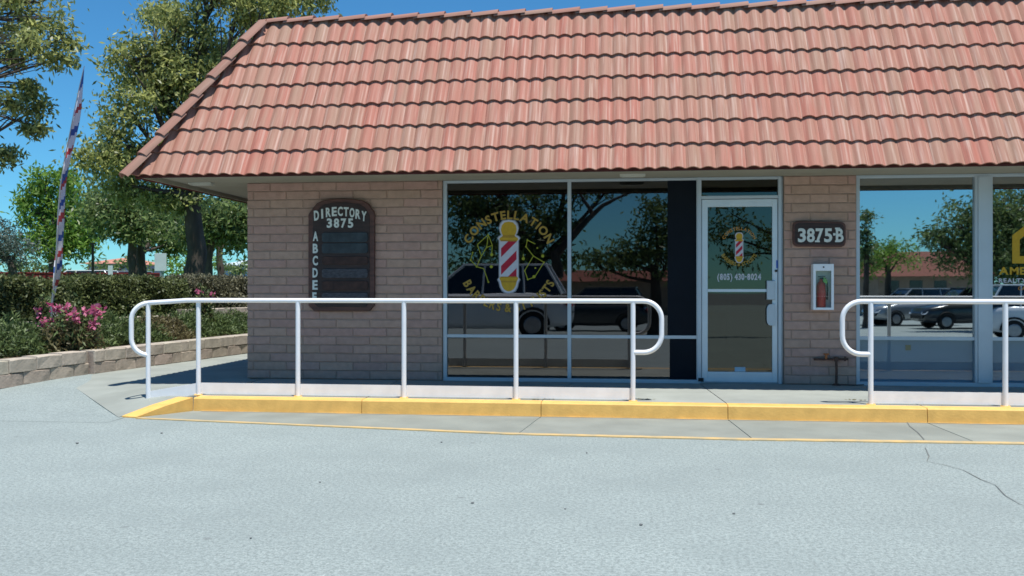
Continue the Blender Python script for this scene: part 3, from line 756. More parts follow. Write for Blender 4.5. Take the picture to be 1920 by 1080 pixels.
# --- prints on the glass
def decal_plane(Y):
    def D(px, py): return Vector((wx(px, Y), Y, wz(px, py, Y)))
    return D
def disc(mb, D, px, py, r, mi, n=14, dy=0, ry=None):
    ry = ry or r
    mb.add([D(px + r * math.cos(2 * math.pi * k / n), py - ry * math.sin(2 * math.pi * k / n)) + Vector((0, dy, 0)) for k in range(n)], [tuple(range(n))], mi)
def poly_(mb, D, pts, mi, dy=0): mb.add([D(*p) + Vector((0, dy, 0)) for p in pts], [tuple(range(len(pts)))], mi)
def seg(mb, D, p, q, w, mi, dy=0):
    p = Vector(p); q = Vector(q); n = (q - p).normalized().orthogonal() * w / 2
    poly_(mb, D, [p + n, q + n, q - n, p - n], mi, dy)
def arc_text(mb, D, txt, cx, cy, r, h, a0, a1, bottom, bold, mi, dy=0, wfac=1.0):
    lay, tot = line_text(txt, h, .03, None, .20)
    ux0 = Vector((1, 0)); 
    for ch, x, w in lay:
        f = (x + w / 2) / tot; a = math.radians(a0 + (a1 - a0) * f)
        if not bottom: pos = Vector((cx + r * math.sin(a), cy - r * math.cos(a))); right = Vector((math.cos(a), math.sin(a))); up = Vector((math.sin(a), -math.cos(a)))
        else: pos = Vector((cx + r * math.sin(a), cy + r * math.cos(a))); right = Vector((math.cos(a), -math.sin(a))); up = Vector((-math.sin(a), -math.cos(a)))
        gl, fs, gw = glyph(ch, bold); sc = h / (.72 + .06); ww = gw * sc
        vs = []
        for v in gl:
            q = pos + right * (v.x * sc - ww / 2) * wfac + up * ((v.y) * sc - h / 2); vs.append(D(q.x, q.y) + Vector((0, dy, 0)))
        mb.add(vs, fs, mi)
def pole_print(mb, D, cx, t, k, outline=True):
    """barber pole print: cx centre, t y of its top, k scale"""
    prof = [(0, 0), (8, 1.5), (13, 7), (15, 15), (13, 23), (10.5, 27), (16, 30), (18, 33), (15, 37), (15, 103), (18, 106), (15, 112), (13, 120), (9, 127), (4, 130), (0, 131)]
    def sh(o): 
        R_ = []
        for x, y in prof: R_.append((cx + (x + (o if x > 0 else 0)) * k, t + (y + (y / 65.5 - 1) * o) * k))
        Lf = [(2 * cx - x, y) for x, y in R_[::-1]]; return R_ + Lf[1:-1]
    poly_(mb, D, sh(4.2), 0, 0) ; poly_(mb, D, sh(2.8), 1, -.0006)
    g = [(x, y) for x, y in prof]
    def part(lo, hi, mi, dy):
        R_ = [(cx + x * k, t + y * k) for x, y in g if lo <= y <= hi]; Lf = [(2 * cx - x, y) for x, y in R_[::-1]]
        pts = R_ + [p for p in Lf if abs(p[0] - cx) > 1e-6]; poly_(mb, D, pts, mi, dy)
    part(0, 27, 2, -.0012); part(27, 37, 2, -.0012); part(103, 131, 2, -.0012)
    poly_(mb, D, [(cx - 10.5 * k, t + 25 * k), (cx + 10.5 * k, t + 25 * k), (cx + 14 * k, t + 30 * k), (cx - 14 * k, t + 30 * k)], 3, -.0018)
    poly_(mb, D, [(cx - 15 * k, t + 37 * k), (cx + 15 * k, t + 37 * k), (cx + 15 * k, t + 34.5 * k), (cx - 15 * k, t + 34.5 * k)], 3, -.0018)
    poly_(mb, D, [(cx - 15 * k, t + 103 * k), (cx + 15 * k, t + 103 * k), (cx + 15 * k, t + 105 * k), (cx - 15 * k, t + 105 * k)], 3, -.0018)
    poly_(mb, D, [(cx - 15 * k, t + 111 * k), (cx + 15 * k, t + 111 * k), (cx + 14 * k, t + 114 * k), (cx - 14 * k, t + 114 * k)], 3, -.0018)
    # stripes, clipped to the barrel
    y0, y1 = t + 37 * k, t + 103 * k; xl, xr = cx - 14.5 * k, cx + 14.5 * k; rise = 29 * k; bw = 16.5 * k
    def clip(pts, side):
        out = []
        for i in range(len(pts)):
            p, q = pts[i], pts[(i + 1) % len(pts)]
            f = (lambda s: s[1] >= y0) if side == 0 else (lambda s: s[1] <= y1); yb = y0 if side == 0 else y1
            if f(p): out.append(p)
            if f(p) != f(q): u = (yb - p[1]) / (q[1] - p[1]); out.append((p[0] + u * (q[0] - p[0]), yb))
        return out
    yy = y0 - rise - bw * 1.2
    while yy < y1 + rise:
        pl = [(xl, yy + rise), (xr, yy), (xr, yy + bw), (xl, yy + rise + bw)]
        pl = clip(pl, 0); pl = clip(pl, 1) if len(pl) > 2 else pl
        if len(pl) > 2: poly_(mb, D, pl, 4, -.0012)
        yy += 2 * bw
D = decal_plane(GY - .003)
pmats = [M['dgrey'], M['dwhite'], M['gold'], M['gold2'], M['dred']]
b = MB(); pole_print(b, D, 954, 415.5, 1.0); b.build('pole_print', pmats, winL)
b = MB(); arc_text(b, D, 'CONSTELLATION', 954, 489, 87, 17, -66, 66, False, .055, 0, .001); arc_text(b, D, 'CONSTELLATION', 954, 489, 87, 17, -66, 66, False, .03, 1)
b.build('lettering', [M['dblack'], M['goldtext']], winL)
b = MB(); arc_text(b, D, 'BARBERS & STYLISTS', 954, 489, 87, 17, -64, 64, True, .055, 0, .001, .85); arc_text(b, D, 'BARBERS & STYLISTS', 954, 489, 87, 17, -64, 64, True, .03, 1, 0, .85)
b.build('lettering', [M['dblack'], M['goldtext']], winL)
def Z4(pts): return [(840 + x / 4, 370 + y / 4) for x, y in pts]
for lines, small, bigd in (
    ([[(185, 415), (170, 470), (215, 520), (268, 535), (303, 635)], [(215, 520), (250, 440), (220, 355), (302, 280), (332, 360), (290, 375), (250, 440)], [(290, 375), (302, 280)], [(332, 360), (328, 430)]],
     [(185, 415), (170, 470), (215, 520), (303, 635), (302, 280), (290, 375)], [(328, 430), (325, 520)]),
    ([[(655, 350), (595, 320), (585, 370), (640, 440), (720, 487), (650, 598), (598, 616), (575, 550), (640, 440)], [(565, 425), (565, 460)]],
     [(595, 320), (585, 370), (720, 487), (598, 616), (575, 550), (640, 440), (670, 380), (655, 530)], [(565, 460), (710, 440), (645, 595)])):
    b = MB()
    for ln in lines:
        q = Z4(ln)
        for p, r_ in zip(q, q[1:]): seg(b, D, p, r_, 1.5, 0, -random.uniform(0, .0008))
    for i, p in enumerate(Z4(small)): disc(b, D, *p, 1.7, 0, 8, -.001 - i * .00002)
    for i, p in enumerate(Z4(bigd)): disc(b, D, *p, 3, 0, 10, -.0014 - i * .00002)
    b.build('constellation_print', M['goldline'], winL, kind='stuff')
# the door's print
D2 = decal_plane(GY - .0145)
b = MB(); pole_print(b, D2, 1386, 437, .42); b.build('pole_print', pmats, door)
b = MB(); arc_text(b, D2, 'CONSTELLATION', 1386, 461, 33, 6.5, -66, 66, False, .02, 0); b.build('lettering', [M['orange']], door)
b = MB(); arc_text(b, D2, 'BARBERS & STYLISTS', 1386, 461, 34, 7.5, -62, 62, True, .03, 0, 0, .85); b.build('lettering', [M['goldtext']], door)
lay, tot = line_text('(805) 430-8024', 13, .03, 82, .10)
b = MB()
for ch, x, w in lay:
    gl, fs, gw = glyph(ch, .04); s_ = w / gw
    if ch == '-': b.add([D2(1345 + x + w * u, 519 + v) for u, v in ((0, 1), (1, 1), (1, -1), (0, -1))], [(0, 1, 2, 3)]); continue
    ym = 12.5 / (.72 + .08); b.add([D2(1345 + x + v.x * s_, 525 - (v.y + .04) * ym) for v in gl], fs)
b.build('lettering', [M['dwhite']], door)
# realty print on the right-hand pane
b = MB(); seg_ = [(1898, 494), (1898, 441), (1937, 412), (1976, 441), (1976, 494)]; inn = [(1912, 480), (1912, 449), (1937, 430), (1962, 449), (1962, 480)]
for i in range(5):
    j = (i + 1) % 5; poly_(b, D, [seg_[i], seg_[j], inn[j], inn[i]][::-1], 0)
b.box(wx(1925, GY), wx(1936, GY), GY - .004, GY - .003, wz(1930, 480, GY), wz(1930, 458, GY), 0)
b.build('house_emblem', [M['gold']], winR)
def flat_text(mb, D, txt, x, y, h, bold, width, mi=0):
    lay, tot = line_text(txt, h, bold, width, .12); k = h / (.72 + 2 * bold)
    for ch, cx, w in lay:
        gl, fs, gw = glyph(ch, bold); s_ = w / gw
        mb.add([D(x + cx + v.x * s_, y - (v.y + bold) * k) for v in gl], fs, mi)
b = MB(); flat_text(b, D, 'AME', 1873, 515, 15, .035, 50); b.build('lettering', [M['gold']], winR)
b = MB(); flat_text(b, D, 'REALTY', 1873, 530, 8.5, .03, 51); b.build('lettering', [M['dwhite']], winR)
b = MB(); flat_text(b, D, 'CA', 1909, 544, 7, .02, 14); b.build('lettering', [M['orange']], winR)

# ================================================================ SIGNS AND FITTINGS
def wxz(px, py, Y): return Vector((wx(px, Y), Y, wz(px, py, Y)))
# directory
YS = FY - .05
t = thing('directory_sign', 'tall dark wooden directory board with white letters A to F on the block wall', 'sign', wxz(640, 583, FY))
def outline(pts, Y): return [(wx(x, Y), wz(x, y, Y)) for x, y in pts]
o_ = [(578, 573), (578, 402), (582, 396), (588, 388), (594, 381), (604, 376), (620, 373), (640, 372), (662, 373), (680, 376), (691, 382), (696, 390), (701, 397), (702, 403), (702, 572), (693, 583), (588, 583)]
MB().prism(outline(o_, YS), YS, FY - .001).build('frame', M['woodedge'], t, bevel=.008)
cx_, cy_ = 640, 478
i_ = [(cx_ + (x - cx_) * .86, cy_ + (y - cy_) * .93) for x, y in o_]
MB().prism(outline(i_, YS - .004), YS - .006, YS).build('board', M['wood'], t, bevel=.004)
Yl = YS - .0065
txt = 'DIRECTORY'; n = len(txt)
for i, ch in enumerate(txt):
    f = i / (n - 1) * 2 - 1; px = 594 + (i / (n - 1)) * 88; py = 405 - (1 - f * f) * 9 + 3
    hh = .094 + .008 * (f * f); g = MB(); a = math.radians(-9 * -f); ux = Vector((math.cos(a), 0, -math.sin(a))); uz = Vector((math.sin(a) * .3, 0, 1)).normalized()
    wch =   .022 if ch == 'I' else .060
    glyph3d(g, ch, wxz(px - 4.5 + (2.5 if ch == 'I' else 0), py + 6, Yl), ux, uz, wch, hh * 1.2, .008, .034); g.build('letter', M['letter'], t)
for i, ch in enumerate('3875'):
    g = MB(); glyph3d(g, ch, wxz(613 + i * 13.2, 427, Yl), (1, 0, 0), (0, 0, 1), .064, .114, .008, .034); g.build('letter', M['letter'], t)
for i, ch in enumerate('ABCDEF'):
    g = MB(); py = 452 + i * 22.8; glyph3d(g, ch, wxz(587 - .2 * i, py, Yl), (1, 0, 0), (0, 0, 1), .062 if ch != 'F' else .05, .118, .008, .035); g.build('letter', M['letter'], t)
for (ya, yb, m, lab) in ((436, 454, 'bluelette', 'blue black name slat beside A'), (456, 475, 'bluelette', 'blue black name slat beside B'), (481, 496, 'brownslat', 'brown name slat beside C'), (504, 521, 'greyslat', 'grey name slat beside D'), (527, 544, 'brownslat', 'brown name slat beside E'), (549, 568, 'greyslat', 'grey name slat beside F')):
    x0, x1 = wx(604, Yl), wx(690, Yl); z0, z1 = wz(647, yb, Yl), wz(647, ya, Yl); r_ = .03
    pl = []
    for cx2, cz2, s_ in ((x1 - r_, z1 - r_, 0), (x0 + r_, z1 - r_, 1), (x0 + r_, z0 + r_, 2), (x1 - r_, z0 + r_, 3)):
        for k in range(4): a = (s_ + k / 3) * math.pi / 2; pl.append((cx2 + r_ * math.cos(a), cz2 + r_ * math.sin(a)))
    MB().prism(pl[::-1], Yl - .013, Yl).build('name_slat', M[m], t, label=lab, bevel=.003)
# unit number
t = thing('number_sign', 'dark brown wooden plaque reading 3875-B on the narrow block pier', 'sign', wxz(1537, 463, FY))
pl = [(1487, 421), (1489, 417), (1494, 414), (1579, 416), (1584, 419), (1586, 424), (1586, 454), (1584, 460), (1578, 463), (1494, 462), (1489, 459), (1487, 455)]
MB().prism(outline(pl, YS), YS, FY - .001).build('edge', M['woodedge'], t, bevel=.008)
ip = [(1537 + (x - 1537) * .93, 439 + (y - 439) * .84) for x, y in pl]
MB().prism(outline(ip, YS), YS - .006, YS).build('board', M['wood'], t, bevel=.003)
xp = 1496
for ch, w in (('3', 15), ('8', 15), ('7', 14.5), ('5', 15), ('-', 3.5), ('B', 14.5)):
    g = MB()
    if ch == '-': g.box(wx(xp, Yl), wx(xp + w + 1, Yl), Yl - .008, Yl, wz(xp, 441.5, Yl), wz(xp, 437, Yl))
    else: glyph3d(g, ch, wxz(xp, 454, Yl), (1, 0, 0), (0, 0, 1), w / 175, 27 / 168, .008, .03)
    if ch in '7B':  # slab serifs like the carved numerals
        zb_ = wz(xp, 454, Yl); g.box(wx(xp, Yl) - .008, wx(xp, Yl) + .045, Yl - .0075, Yl, zb_ if ch == 'B' else zb_, zb_ + .018)
        if ch == 'B': g.box(wx(xp, Yl) - .008, wx(xp, Yl) + .045, Yl - .0075, Yl, zb_ + 27 / 168 - .018, zb_ + 27 / 168)
    g.build('letter', M['letter'], t); xp += w + 1.6
# extinguisher cabinet
cx0, cx1 = wx(1524, FY - .1), wx(1562, FY - .1); cz0, cz1 = wz(1543, 581, FY - .1), wz(1543, 495, FY - .1)
t = thing('extinguisher_cabinet', 'white glass-fronted extinguisher cabinet on the pier below the 3875-B plaque', 'cabinet', ((cx0 + cx1) / 2, FY, cz0))
b = MB(); y0, y1 = FY - .12, FY - .002; e = .012
b.box(cx0, cx0 + e, y0, y1, cz0, cz1); b.box(cx1 - e, cx1, y0, y1, cz0, cz1); b.box(cx0 + e, cx1 - e, y0, y1, cz0, cz0 + e); b.box(cx0 + e, cx1 - e, y0, y1, cz1 - e, cz1); b.box(cx0 + e, cx1 - e, y1 - .01, y1, cz0 + e, cz1 - e)
b.build('box', M['white'], t, bevel=.002)
b = MB(); e = .026; tz = .075; yf = y0 - .014
b.box(cx0 - .002, cx0 + e, yf, y0 - .001, cz0, cz1); b.box(cx1 - e, cx1 + .002, yf, y0 - .001, cz0, cz1); b.box(cx0 + e, cx1 - e, yf, y0 - .001, cz0, cz0 + e); b.box(cx0 + e, cx1 - e, yf, y0 - .001, cz1 - tz, cz1)
dr = b.build('door', M['white'], t, bevel=.002)
MB().box(cx0 + e, cx1 - e, y0 - .009, y0 - .006, cz0 + e, cz1 - tz).build('pane', M['cabglass'], dr)
b = MB(); mx_ = (cx0 + cx1) / 2; b.tube([(mx_, yf - .004, cz1 - .035), (mx_, yf, cz1 - .035)], .009, 10); b.build('lock', M['rubber'], dr)
MB().box(mx_ - .03, mx_ + .03, y0 + .02, y1 - .02, cz0 - .001, cz0 + .0).build('base_plate', M['white'], t) if False else None
ex, ey, ez = mx_ - .012, FY - .064, cz0 + .013
t = thing('fire_extinguisher', 'small red fire extinguisher standing inside the white wall cabinet', 'fire extinguisher', (ex, ey, ez))
b = MB(); rr = .05
b.tube([(ex, ey, ez), (ex, ey, ez + .012), (ex, ey, ez + .25), (ex, ey, ez + .285), (ex, ey, ez + .305), (ex, ey, ez + .33)], [rr * .92, rr, rr, rr * .8, rr * .45, rr * .3], 16); b.build('cylinder', M['red'], t)
b = MB(); b.box(ex - .012, ex + .05, ey - .015, ey + .015, ez + .331, ez + .345); b.box(ex - .03, ex + .045, ey - .008, ey + .008, ez + .352, ez + .36); b.build('lever', M['rubber'], t)
b = MB(); b.tube([(ex + .02, ey - .02, ez + .335), (ex + .055, ey - .03, ez + .30), (ex + .06, ey - .035, ez + .22), (ex + .056, ey - .035, ez + .10)], .009, 8); b.build('hose', M['rubber'], t)
b = MB(); b.add([(ex + rr * 1.03 * math.sin(a), ey - rr * 1.03 * math.cos(a), ez + z) for a in (-.2, .15, .5, .85, 1.2) for z in (.10, .2)], [(2 * i, 2 * i + 2, 2 * i + 3, 2 * i + 1) for i in range(4)]); b.build('label', M['redlabel'], t)
b = MB(); b.add([(ex + .01, ey - .052, ez + .30), (ex + .05, ey - .05, ez + .27), (ex + .06, ey - .05, ez + .31), (ex + .02, ey - .052, ez + .35)], [(0, 1, 2, 3)]); b.build('tag', M['green'], t)
# pipe
pz = wz(1550, 673, FY - .05); py_ = FY - .06
t = thing('gas_pipe', 'rusty dark pipe with a valve low on the narrow block pier', 'pipe', (wx(1568, py_), py_, ZB))
xA, xB, xC = wx(1526, py_), wx(1590, py_), wx(1568, py_)
b = MB(); b.tube([(xA, py_, pz - .004), (xB, py_, pz)], .013, 8); b.tube([(xC, py_, pz), (xC + .004, py_, pz - .12), (xC, py_, ZB - .01)], .014, 8); b.tube([(xA + .02, FY, pz), (xA + .02, py_, pz)], .011, 8)
b.build('pipe', M['rust'], t)
b = MB(); b.tube([(xC, py_, ZB + .0), (xC, py_, ZB + .02)], [.05, .03], 10); b.tube([(xC, py_, pz - .025), (xC, py_, pz + .025)], .024, 10); b.tube([(xB - .03, py_, pz - .022), (xB - .03, py_, pz + .03)], .012, 8); b.build('fitting', M['rust'], t)
vx = wx(1549, py_); b = MB(); b.tube([(vx, py_, pz), (vx, py_, pz + .05)], .016, 8); b.tube([(vx - .03, py_ - .005, pz + .055), (vx + .03, py_ - .005, pz + .055)], .009, 8); b.build('valve', M['valve'], t)
b = MB(); b.tube([(xC - .02, py_ - .02, ZB + .009), (xC + .18, py_ - .04, ZB + .009), (xC + .3, py_ + .02, ZB + .009)], .006, 6); b.build('ground_lead', M['rust'], t)

# ================================================================ HANDRAILS
RT = .0235
def ry(x): return ky(x) + .20
def arcpts(c, r, a0, a1, ax, n=10):
    return [Vector(c) + Vector(ax) * r * math.cos(a0 + (a1 - a0) * i / n) + Vector((0, 0, 1)) * r * math.sin(a0 + (a1 - a0) * i / n) for i in range(n + 1)]
ZR = .14 + .955
def dloop(bm_, x, y, zt, zb, ax, reach):
    """D-shaped end: top bar runs out, turns down and comes back to the post"""
    ax = Vector(ax).normalized(); r = min(.17, (zt - zb) / 2 * .72); p = Vector((x, y, 0))
    pts = [p + Vector((0, 0, zt))] + arcpts(p + ax * (reach - r) + Vector((0, 0, zt - r)), r, math.pi / 2, 0, ax, 8) + arcpts(p + ax * (reach - r) + Vector((0, 0, zb + r)), r, 0, -math.pi / 2, ax, 8) + [p + Vector((0, 0, zb))]
    bm_.tube(pts, RT, 12)
t = thing('handrail', 'white tubular handrail in front of the block wall and barber window', 'handrail', (-1.5, ry(-1.5), .14), 'white tube handrails along the kerb')
pts_px = [368, 556, 756, 967, 1187]; px_x = [wx(p, 9.1) for p in pts_px]
xe = px_x[-1]; pe0 = Vector((px_x[0], ry(px_x[0]), 0))
pend = P(278, 757, (EYE - .045) * F / (757 - 540)); pend = Vector((pend.x, pend.y, 0))
ztl = .045 + .93
zt_end = EYE - (568 - 540) / F * depth(pend.x, pend.y)
b = MB()
kink = Vector((px_x[0] - .10, ry(px_x[0]) - .03, ZR))
b.tube([(xe, ry(xe), ZR), (px_x[2], ry(px_x[2]), ZR), (px_x[0] + .1, ry(px_x[0]), ZR), kink, (pend.x, pend.y, zt_end)], RT, 12)
dloop(b, xe, ry(xe), ZR, ZR - .49, (1, 0, 0), .27)
dd = (pend - pe0); dd.z = 0; dd.normalize()
zlow = EYE - (666 - 540) / F * depth(pend.x, pend.y)
dloop(b, pend.x, pend.y, zt_end, zlow, (-.88, -.35, 0), .16)
b.build('top_rail', M['white'], t)
for i, x in enumerate(px_x):
    q = MB(); q.tube([(x, ry(x), .14), (x, ry(x), ZR - RT * .6)], RT, 12); po = q.build('post', M['white'], t)
    q = MB(); q.tube([(x, ry(x), .14), (x, ry(x), .147)], [.045, .04], 12); q.build('foot', M['yellow'], po)
q = MB(); q.tube([(pend.x, pend.y, .03), (pend.x, pend.y, zt_end - RT * .5)], RT, 12); q.build('post', M['white'], t)
for a, c in zip(px_x, px_x[1:]):
    q = MB(); y = ry((a + c) / 2); q.slab([(a + RT, ry(a) + .006), (c - RT, ry(c) + .006), (c - RT, ry(c) + .016), (a + RT, ry(a) + .016)], .152, .262); q.build('kick_plate', M['offwhite'], t)
q = MB(); A_ = pe0; B_ = pend; nn = Vector((-(B_ - A_).y, (B_ - A_).x, 0)).normalized() * .006
q.add([A_ - nn + Vector((0, 0, .150)), B_ - nn + Vector((0, 0, .06)), B_ - nn + Vector((0, 0, .17)), A_ - nn + Vector((0, 0, .262)), A_ + nn + Vector((0, 0, .150)), B_ + nn + Vector((0, 0, .06)), B_ + nn + Vector((0, 0, .17)), A_ + nn + Vector((0, 0, .262))],
      [(0, 1, 2, 3), (7, 6, 5, 4), (0, 4, 5, 1), (2, 6, 7, 3), (1, 5, 6, 2), (3, 7, 4, 0)]); q.build('kick_plate', M['offwhite'], t)
t = thing('handrail', 'white tubular handrail running out of frame before the mirrored right windows', 'handrail', (3.0, ry(3.0), .14), 'white tube handrails along the kerb')
xs = [wx(p, 9.02) for p in (1637, 1891)]; xs.append(2 * xs[1] - xs[0]); xs.append(xs[2] + 1.25)
b = MB(); b.tube([(xs[0], ry(xs[0]), ZR), (xs[-1], ry(xs[-1]), ZR)], RT, 12); dloop(b, xs[0], ry(xs[0]), ZR, ZR - .49, (-1, 0, 0), .255); dloop(b, xs[-1], ry(xs[-1]), ZR, ZR - .49, (1, 0, 0), .255)
b.build('top_rail', M['white'], t)
for x in xs:
    q = MB(); q.tube([(x, ry(x), .14), (x, ry(x), ZR - RT * .6)], RT, 12); po = q.build('post', M['white'], t)
    q = MB(); q.tube([(x, ry(x), .14), (x, ry(x), .147)], [.045, .04], 12); q.build('foot', M['yellow'], po)
for a, c in zip(xs, xs[1:]):
    q = MB(); q.slab([(a + RT, ry(a) + .006), (c - RT, ry(c) + .006), (c - RT, ry(c) + .016), (a + RT, ry(a) + .016)], .152, .262); q.build('kick_plate', M['offwhite'], t)

# ================================================================ PLANTER, LEFT
def block_wall(name, label, path, z0s, courses, ch, depth_, bl, cat='wall', capm='blockcap'):
    p0 = Vector(path[0]); t = thing(name, label, cat, (p0.x, p0.y, z0s[0]), 'low block planter walls')
    core = MB()
    for k in range(len(path) - 1):
        a = Vector(path[k]); c = Vector(path[k + 1]); d = (c - a); L = d.length; u = d / L; n = Vector((-u.y, u.x)); za, zc_ = z0s[k], z0s[k + 1]
        ang_ = math.atan2(u.y, u.x)
        q1 = a + n * .02; q2 = c + n * .02; q3 = c + n * (depth_ - .02); q4 = a + n * (depth_ - .02); H = courses * ch - .015
        core.slab([tuple(q1), tuple(q2), tuple(q3), tuple(q4)], min(za, zc_) - .12, [za + H, zc_ + H, zc_ + H, za + H])
        for r in range(courses):
            s_ = -(r % 2) * bl / 2
            while s_ < L - .02:
                x0 = max(0, s_); x1 = min(L, s_ + bl)
                if x1 - x0 > .06:
                    mid = (x0 + x1) / 2; z = za + (zc_ - za) * mid / L + r * ch; w = x1 - x0 - .006; pr = random.uniform(0, .012)
                    q = MB(); j = lambda: random.uniform(-.006, .006)
                    hw = w / 2; c_ = .010; z1 = ch - .005; dd_ = depth_ + 2 * pr
                    vs = [(-hw, -pr + c_, 0), (hw, -pr + c_, 0), (hw, dd_ - c_, 0), (-hw, dd_ - c_, 0), (-hw, -pr + c_, z1), (hw, -pr + c_, z1), (hw, dd_ - c_, z1), (-hw, dd_ - c_, z1),
                          (-hw + c_, -pr + j(), c_ + j()), (0, -pr - .01 + j(), c_ * .6), (hw - c_, -pr + j(), c_ + j()), (hw - c_, -pr + j(), z1 - c_ + j()), (0, -pr - .006, z1 - c_ * .5), (-hw + c_, -pr + j(), z1 - c_ + j())]
                    fs = [(0, 3, 2, 1), (4, 5, 6, 7), (1, 2, 6, 5), (2, 3, 7, 6), (3, 0, 4, 7), (8, 9, 12, 13), (9, 10, 11, 12), (0, 1, 10, 9, 8), (1, 5, 11, 10), (5, 4, 13, 12, 11), (4, 0, 8, 13)]
                    q.add(vs, fs); me = bpy.data.meshes.new('block'); me.from_pydata(q.v, [], q.f); me.materials.append(M[capm] if r == courses - 1 else M['block'])
                    pp = a + u * mid; inst(me, 'block', t, (pp.x, pp.y, z + .002), (0, 0, ang_))
                s_ += bl
    core.build('core', M['block'], t); return t
PW = [(-7.62, 6.6), (-7.33, 8.3), (-7.04, 10.0), (-6.79, 11.50)]
PW2 = [(-6.73, 11.52), (-6.46, 13.4), (-6.15, 15.6), (-5.7, 19.5)]
block_wall('planter_wall', 'low rough block planter wall nearest the parking lot at left', PW, [.0, .02, .06, .10], 2, .160, .22, .42)
block_wall('planter_wall', 'low planter wall running back beside the side walk from the flowers', PW2, [.105, .12, .13, .13], 2, .155, .22, .42)
b = MB(); b.slab([(-7.72, 6.6), (-7.14, 10.0), (-6.88, 11.5), (-6.85, 11.52), (-6.27, 15.6), (-5.8, 19.5), (-5.7, 24), (-30, 24), (-30, 6.6)], -1.2, [.24, .33, .36, .37, .36, .36, .5, .5, .3])
b.build('planter_soil', M['soil'], kind='structure')
# upper terrace wall, hedge, lawn
UA = P(60, 612, 14.6); UB = P(325, 592, 17.6); UC = P(345, 588, 19.6); UD = P(500, 585, 22)
def flat2(v): return (v.x, v.y)
block_wall('planter_wall', 'upper planter wall below the dark hedge', [flat2(P(-120, 600, 13.2)), flat2(P(168, 600, 16.2)), flat2(P(322, 600, 17.8))], [.42, .45, .46], 2, .125, .2, .4)
block_wall('planter_wall', 'short upper planter wall piece beside the building corner', [flat2(P(345, 590, 18.3)), flat2(P(520, 590, 21.0))], [.55, .55], 2, .13, .2, .4)
b = MB(); b.slab([flat2(P(-150, 600, 13.3)), flat2(P(168, 600, 16.3)), flat2(P(322, 600, 17.95)), flat2(P(345, 590, 18.45)), flat2(P(520, 590, 21.2)), flat2(P(600, 590, 40)), flat2(P(560, 590, 75)), flat2(P(-500, 590, 75)), flat2(P(-400, 590, 14))], -1.2, .62)
b.build('lawn', M['grass'], kind='structure')

# --- bushes
def bush(name, label, pos, r, lm, n, L, Wd, droop=-.2, group=None, cat='shrub', stems=10, spiky=False):
    pos = Vector(pos); t = thing(name, label, cat, pos, group)
    d = rng.normal(size=(n, 3)); d /= np.linalg.norm(d, axis=1, keepdims=True); d[:, 2] = np.abs(d[:, 2])
    lump = 1 + .22 * np.sin(d[:, 0] * 5 + pos.x * 3) * np.cos(d[:, 1] * 6 + pos.y) + .12 * np.sin(d[:, 2] * 9 + d[:, 0] * 7)
    C = d * np.array(r) * (lump * rng.uniform(.35, 1, n) ** .45)[:, None] + np.array(pos)
    leaf_obj('foliage', C, L, Wd, lm, t, pos, droop)
    q = MB()
    for k in range(stems):
        a = random.uniform(0, 2 * math.pi); e = Vector((math.cos(a) * r[0] * .7, math.sin(a) * r[1] * .7, r[2] * random.uniform(.5, .95)))
        q.tube(bend(pos - Vector((0, 0, .03)), pos + e, .1, 3), [.012, .009, .006, .003], 4, caps=False)
    q.build('stems', M['twig'], t, origin=pos); return t
def blooms(pos_list, parent, origin, r=.045, n=6):
    V = []
    for p in pos_list:
        V.append(np.array(p) + rng.normal(size=(n * 3, 3)) * r * .45)
    return leaf_obj('flowers', np.concatenate(V), .06, .05, M['petal'], parent, origin, -.3, kind='stuff')
LO = 'low shrubs in the planter bed'
lo_labels = ['pale green low shrub at the left edge of the frame', 'spiky low shrub behind the near planter wall', 'low shrub directly left of the pink flowers', 'low shrub directly right of the pink flowers',
             'low green shrub seen just left of the rail end loop', 'low shrub seen through the rail end loop', 'low grey-green shrub seen between the first two rail posts', 'low shrub beside the building corner behind the second post', 'low shrub at the building corner']
spots = [(5, 668, 12.1, .55), (55, 662, 12.3, .55), (95, 655, 12.7, .5), (195, 645, 14, .5), (245, 640, 14.6, .5), (290, 636, 15.2, .5), (335, 630, 15.8, .5), (385, 622, 16.6, .5), (440, 618, 17.4, .55)]
for i, ((px, py, zc, r), lb) in enumerate(zip(spots, lo_labels)):
    p = P(px, py, zc); zz = .36
    bush('low_shrub', lb, (p.x - .35, p.y, zz), (r * 1.1, r * 1.3, .36 + .06 * math.sin(i * 2.1)), M['leaf_lo'] if i % 3 else M['leaf_br2'] if i == 6 else M['leaf_lo'], 5200, .085, .022, -.5, LO)
rows2 = [(-30, 640, 13.4), (30, 632, 14.0), (90, 628, 14.6), (170, 622, 15.4), (230, 618, 16.0), (290, 612, 16.6), (350, 606, 17.6), (410, 600, 18.4), (460, 600, 19)]
b2 = ['first', 'second']
for i, (px, py, zc) in enumerate(rows2):
    p = P(px, py, zc)
    lb = ['shrub at the far left under the dark hedge', 'back-row shrub under the left hedge', 'back-row shrub in front of the grey utility box', 'back-row shrub right of the pink flowers under the upper wall', 'back-row shrub below the middle of the upper wall',
          'back-row shrub below the right end of the upper wall', 'back-row shrub below the gap between the upper walls', 'back-row shrub left of the building corner', 'back-row shrub half hidden by the building corner'][i]
    bush('low_shrub', lb, (p.x - .2, p.y, .40), (.62, .5, .30 + .05 * math.cos(i * 1.7)), M['leaf_lo'], 3800, .08, .02, -.5, LO)
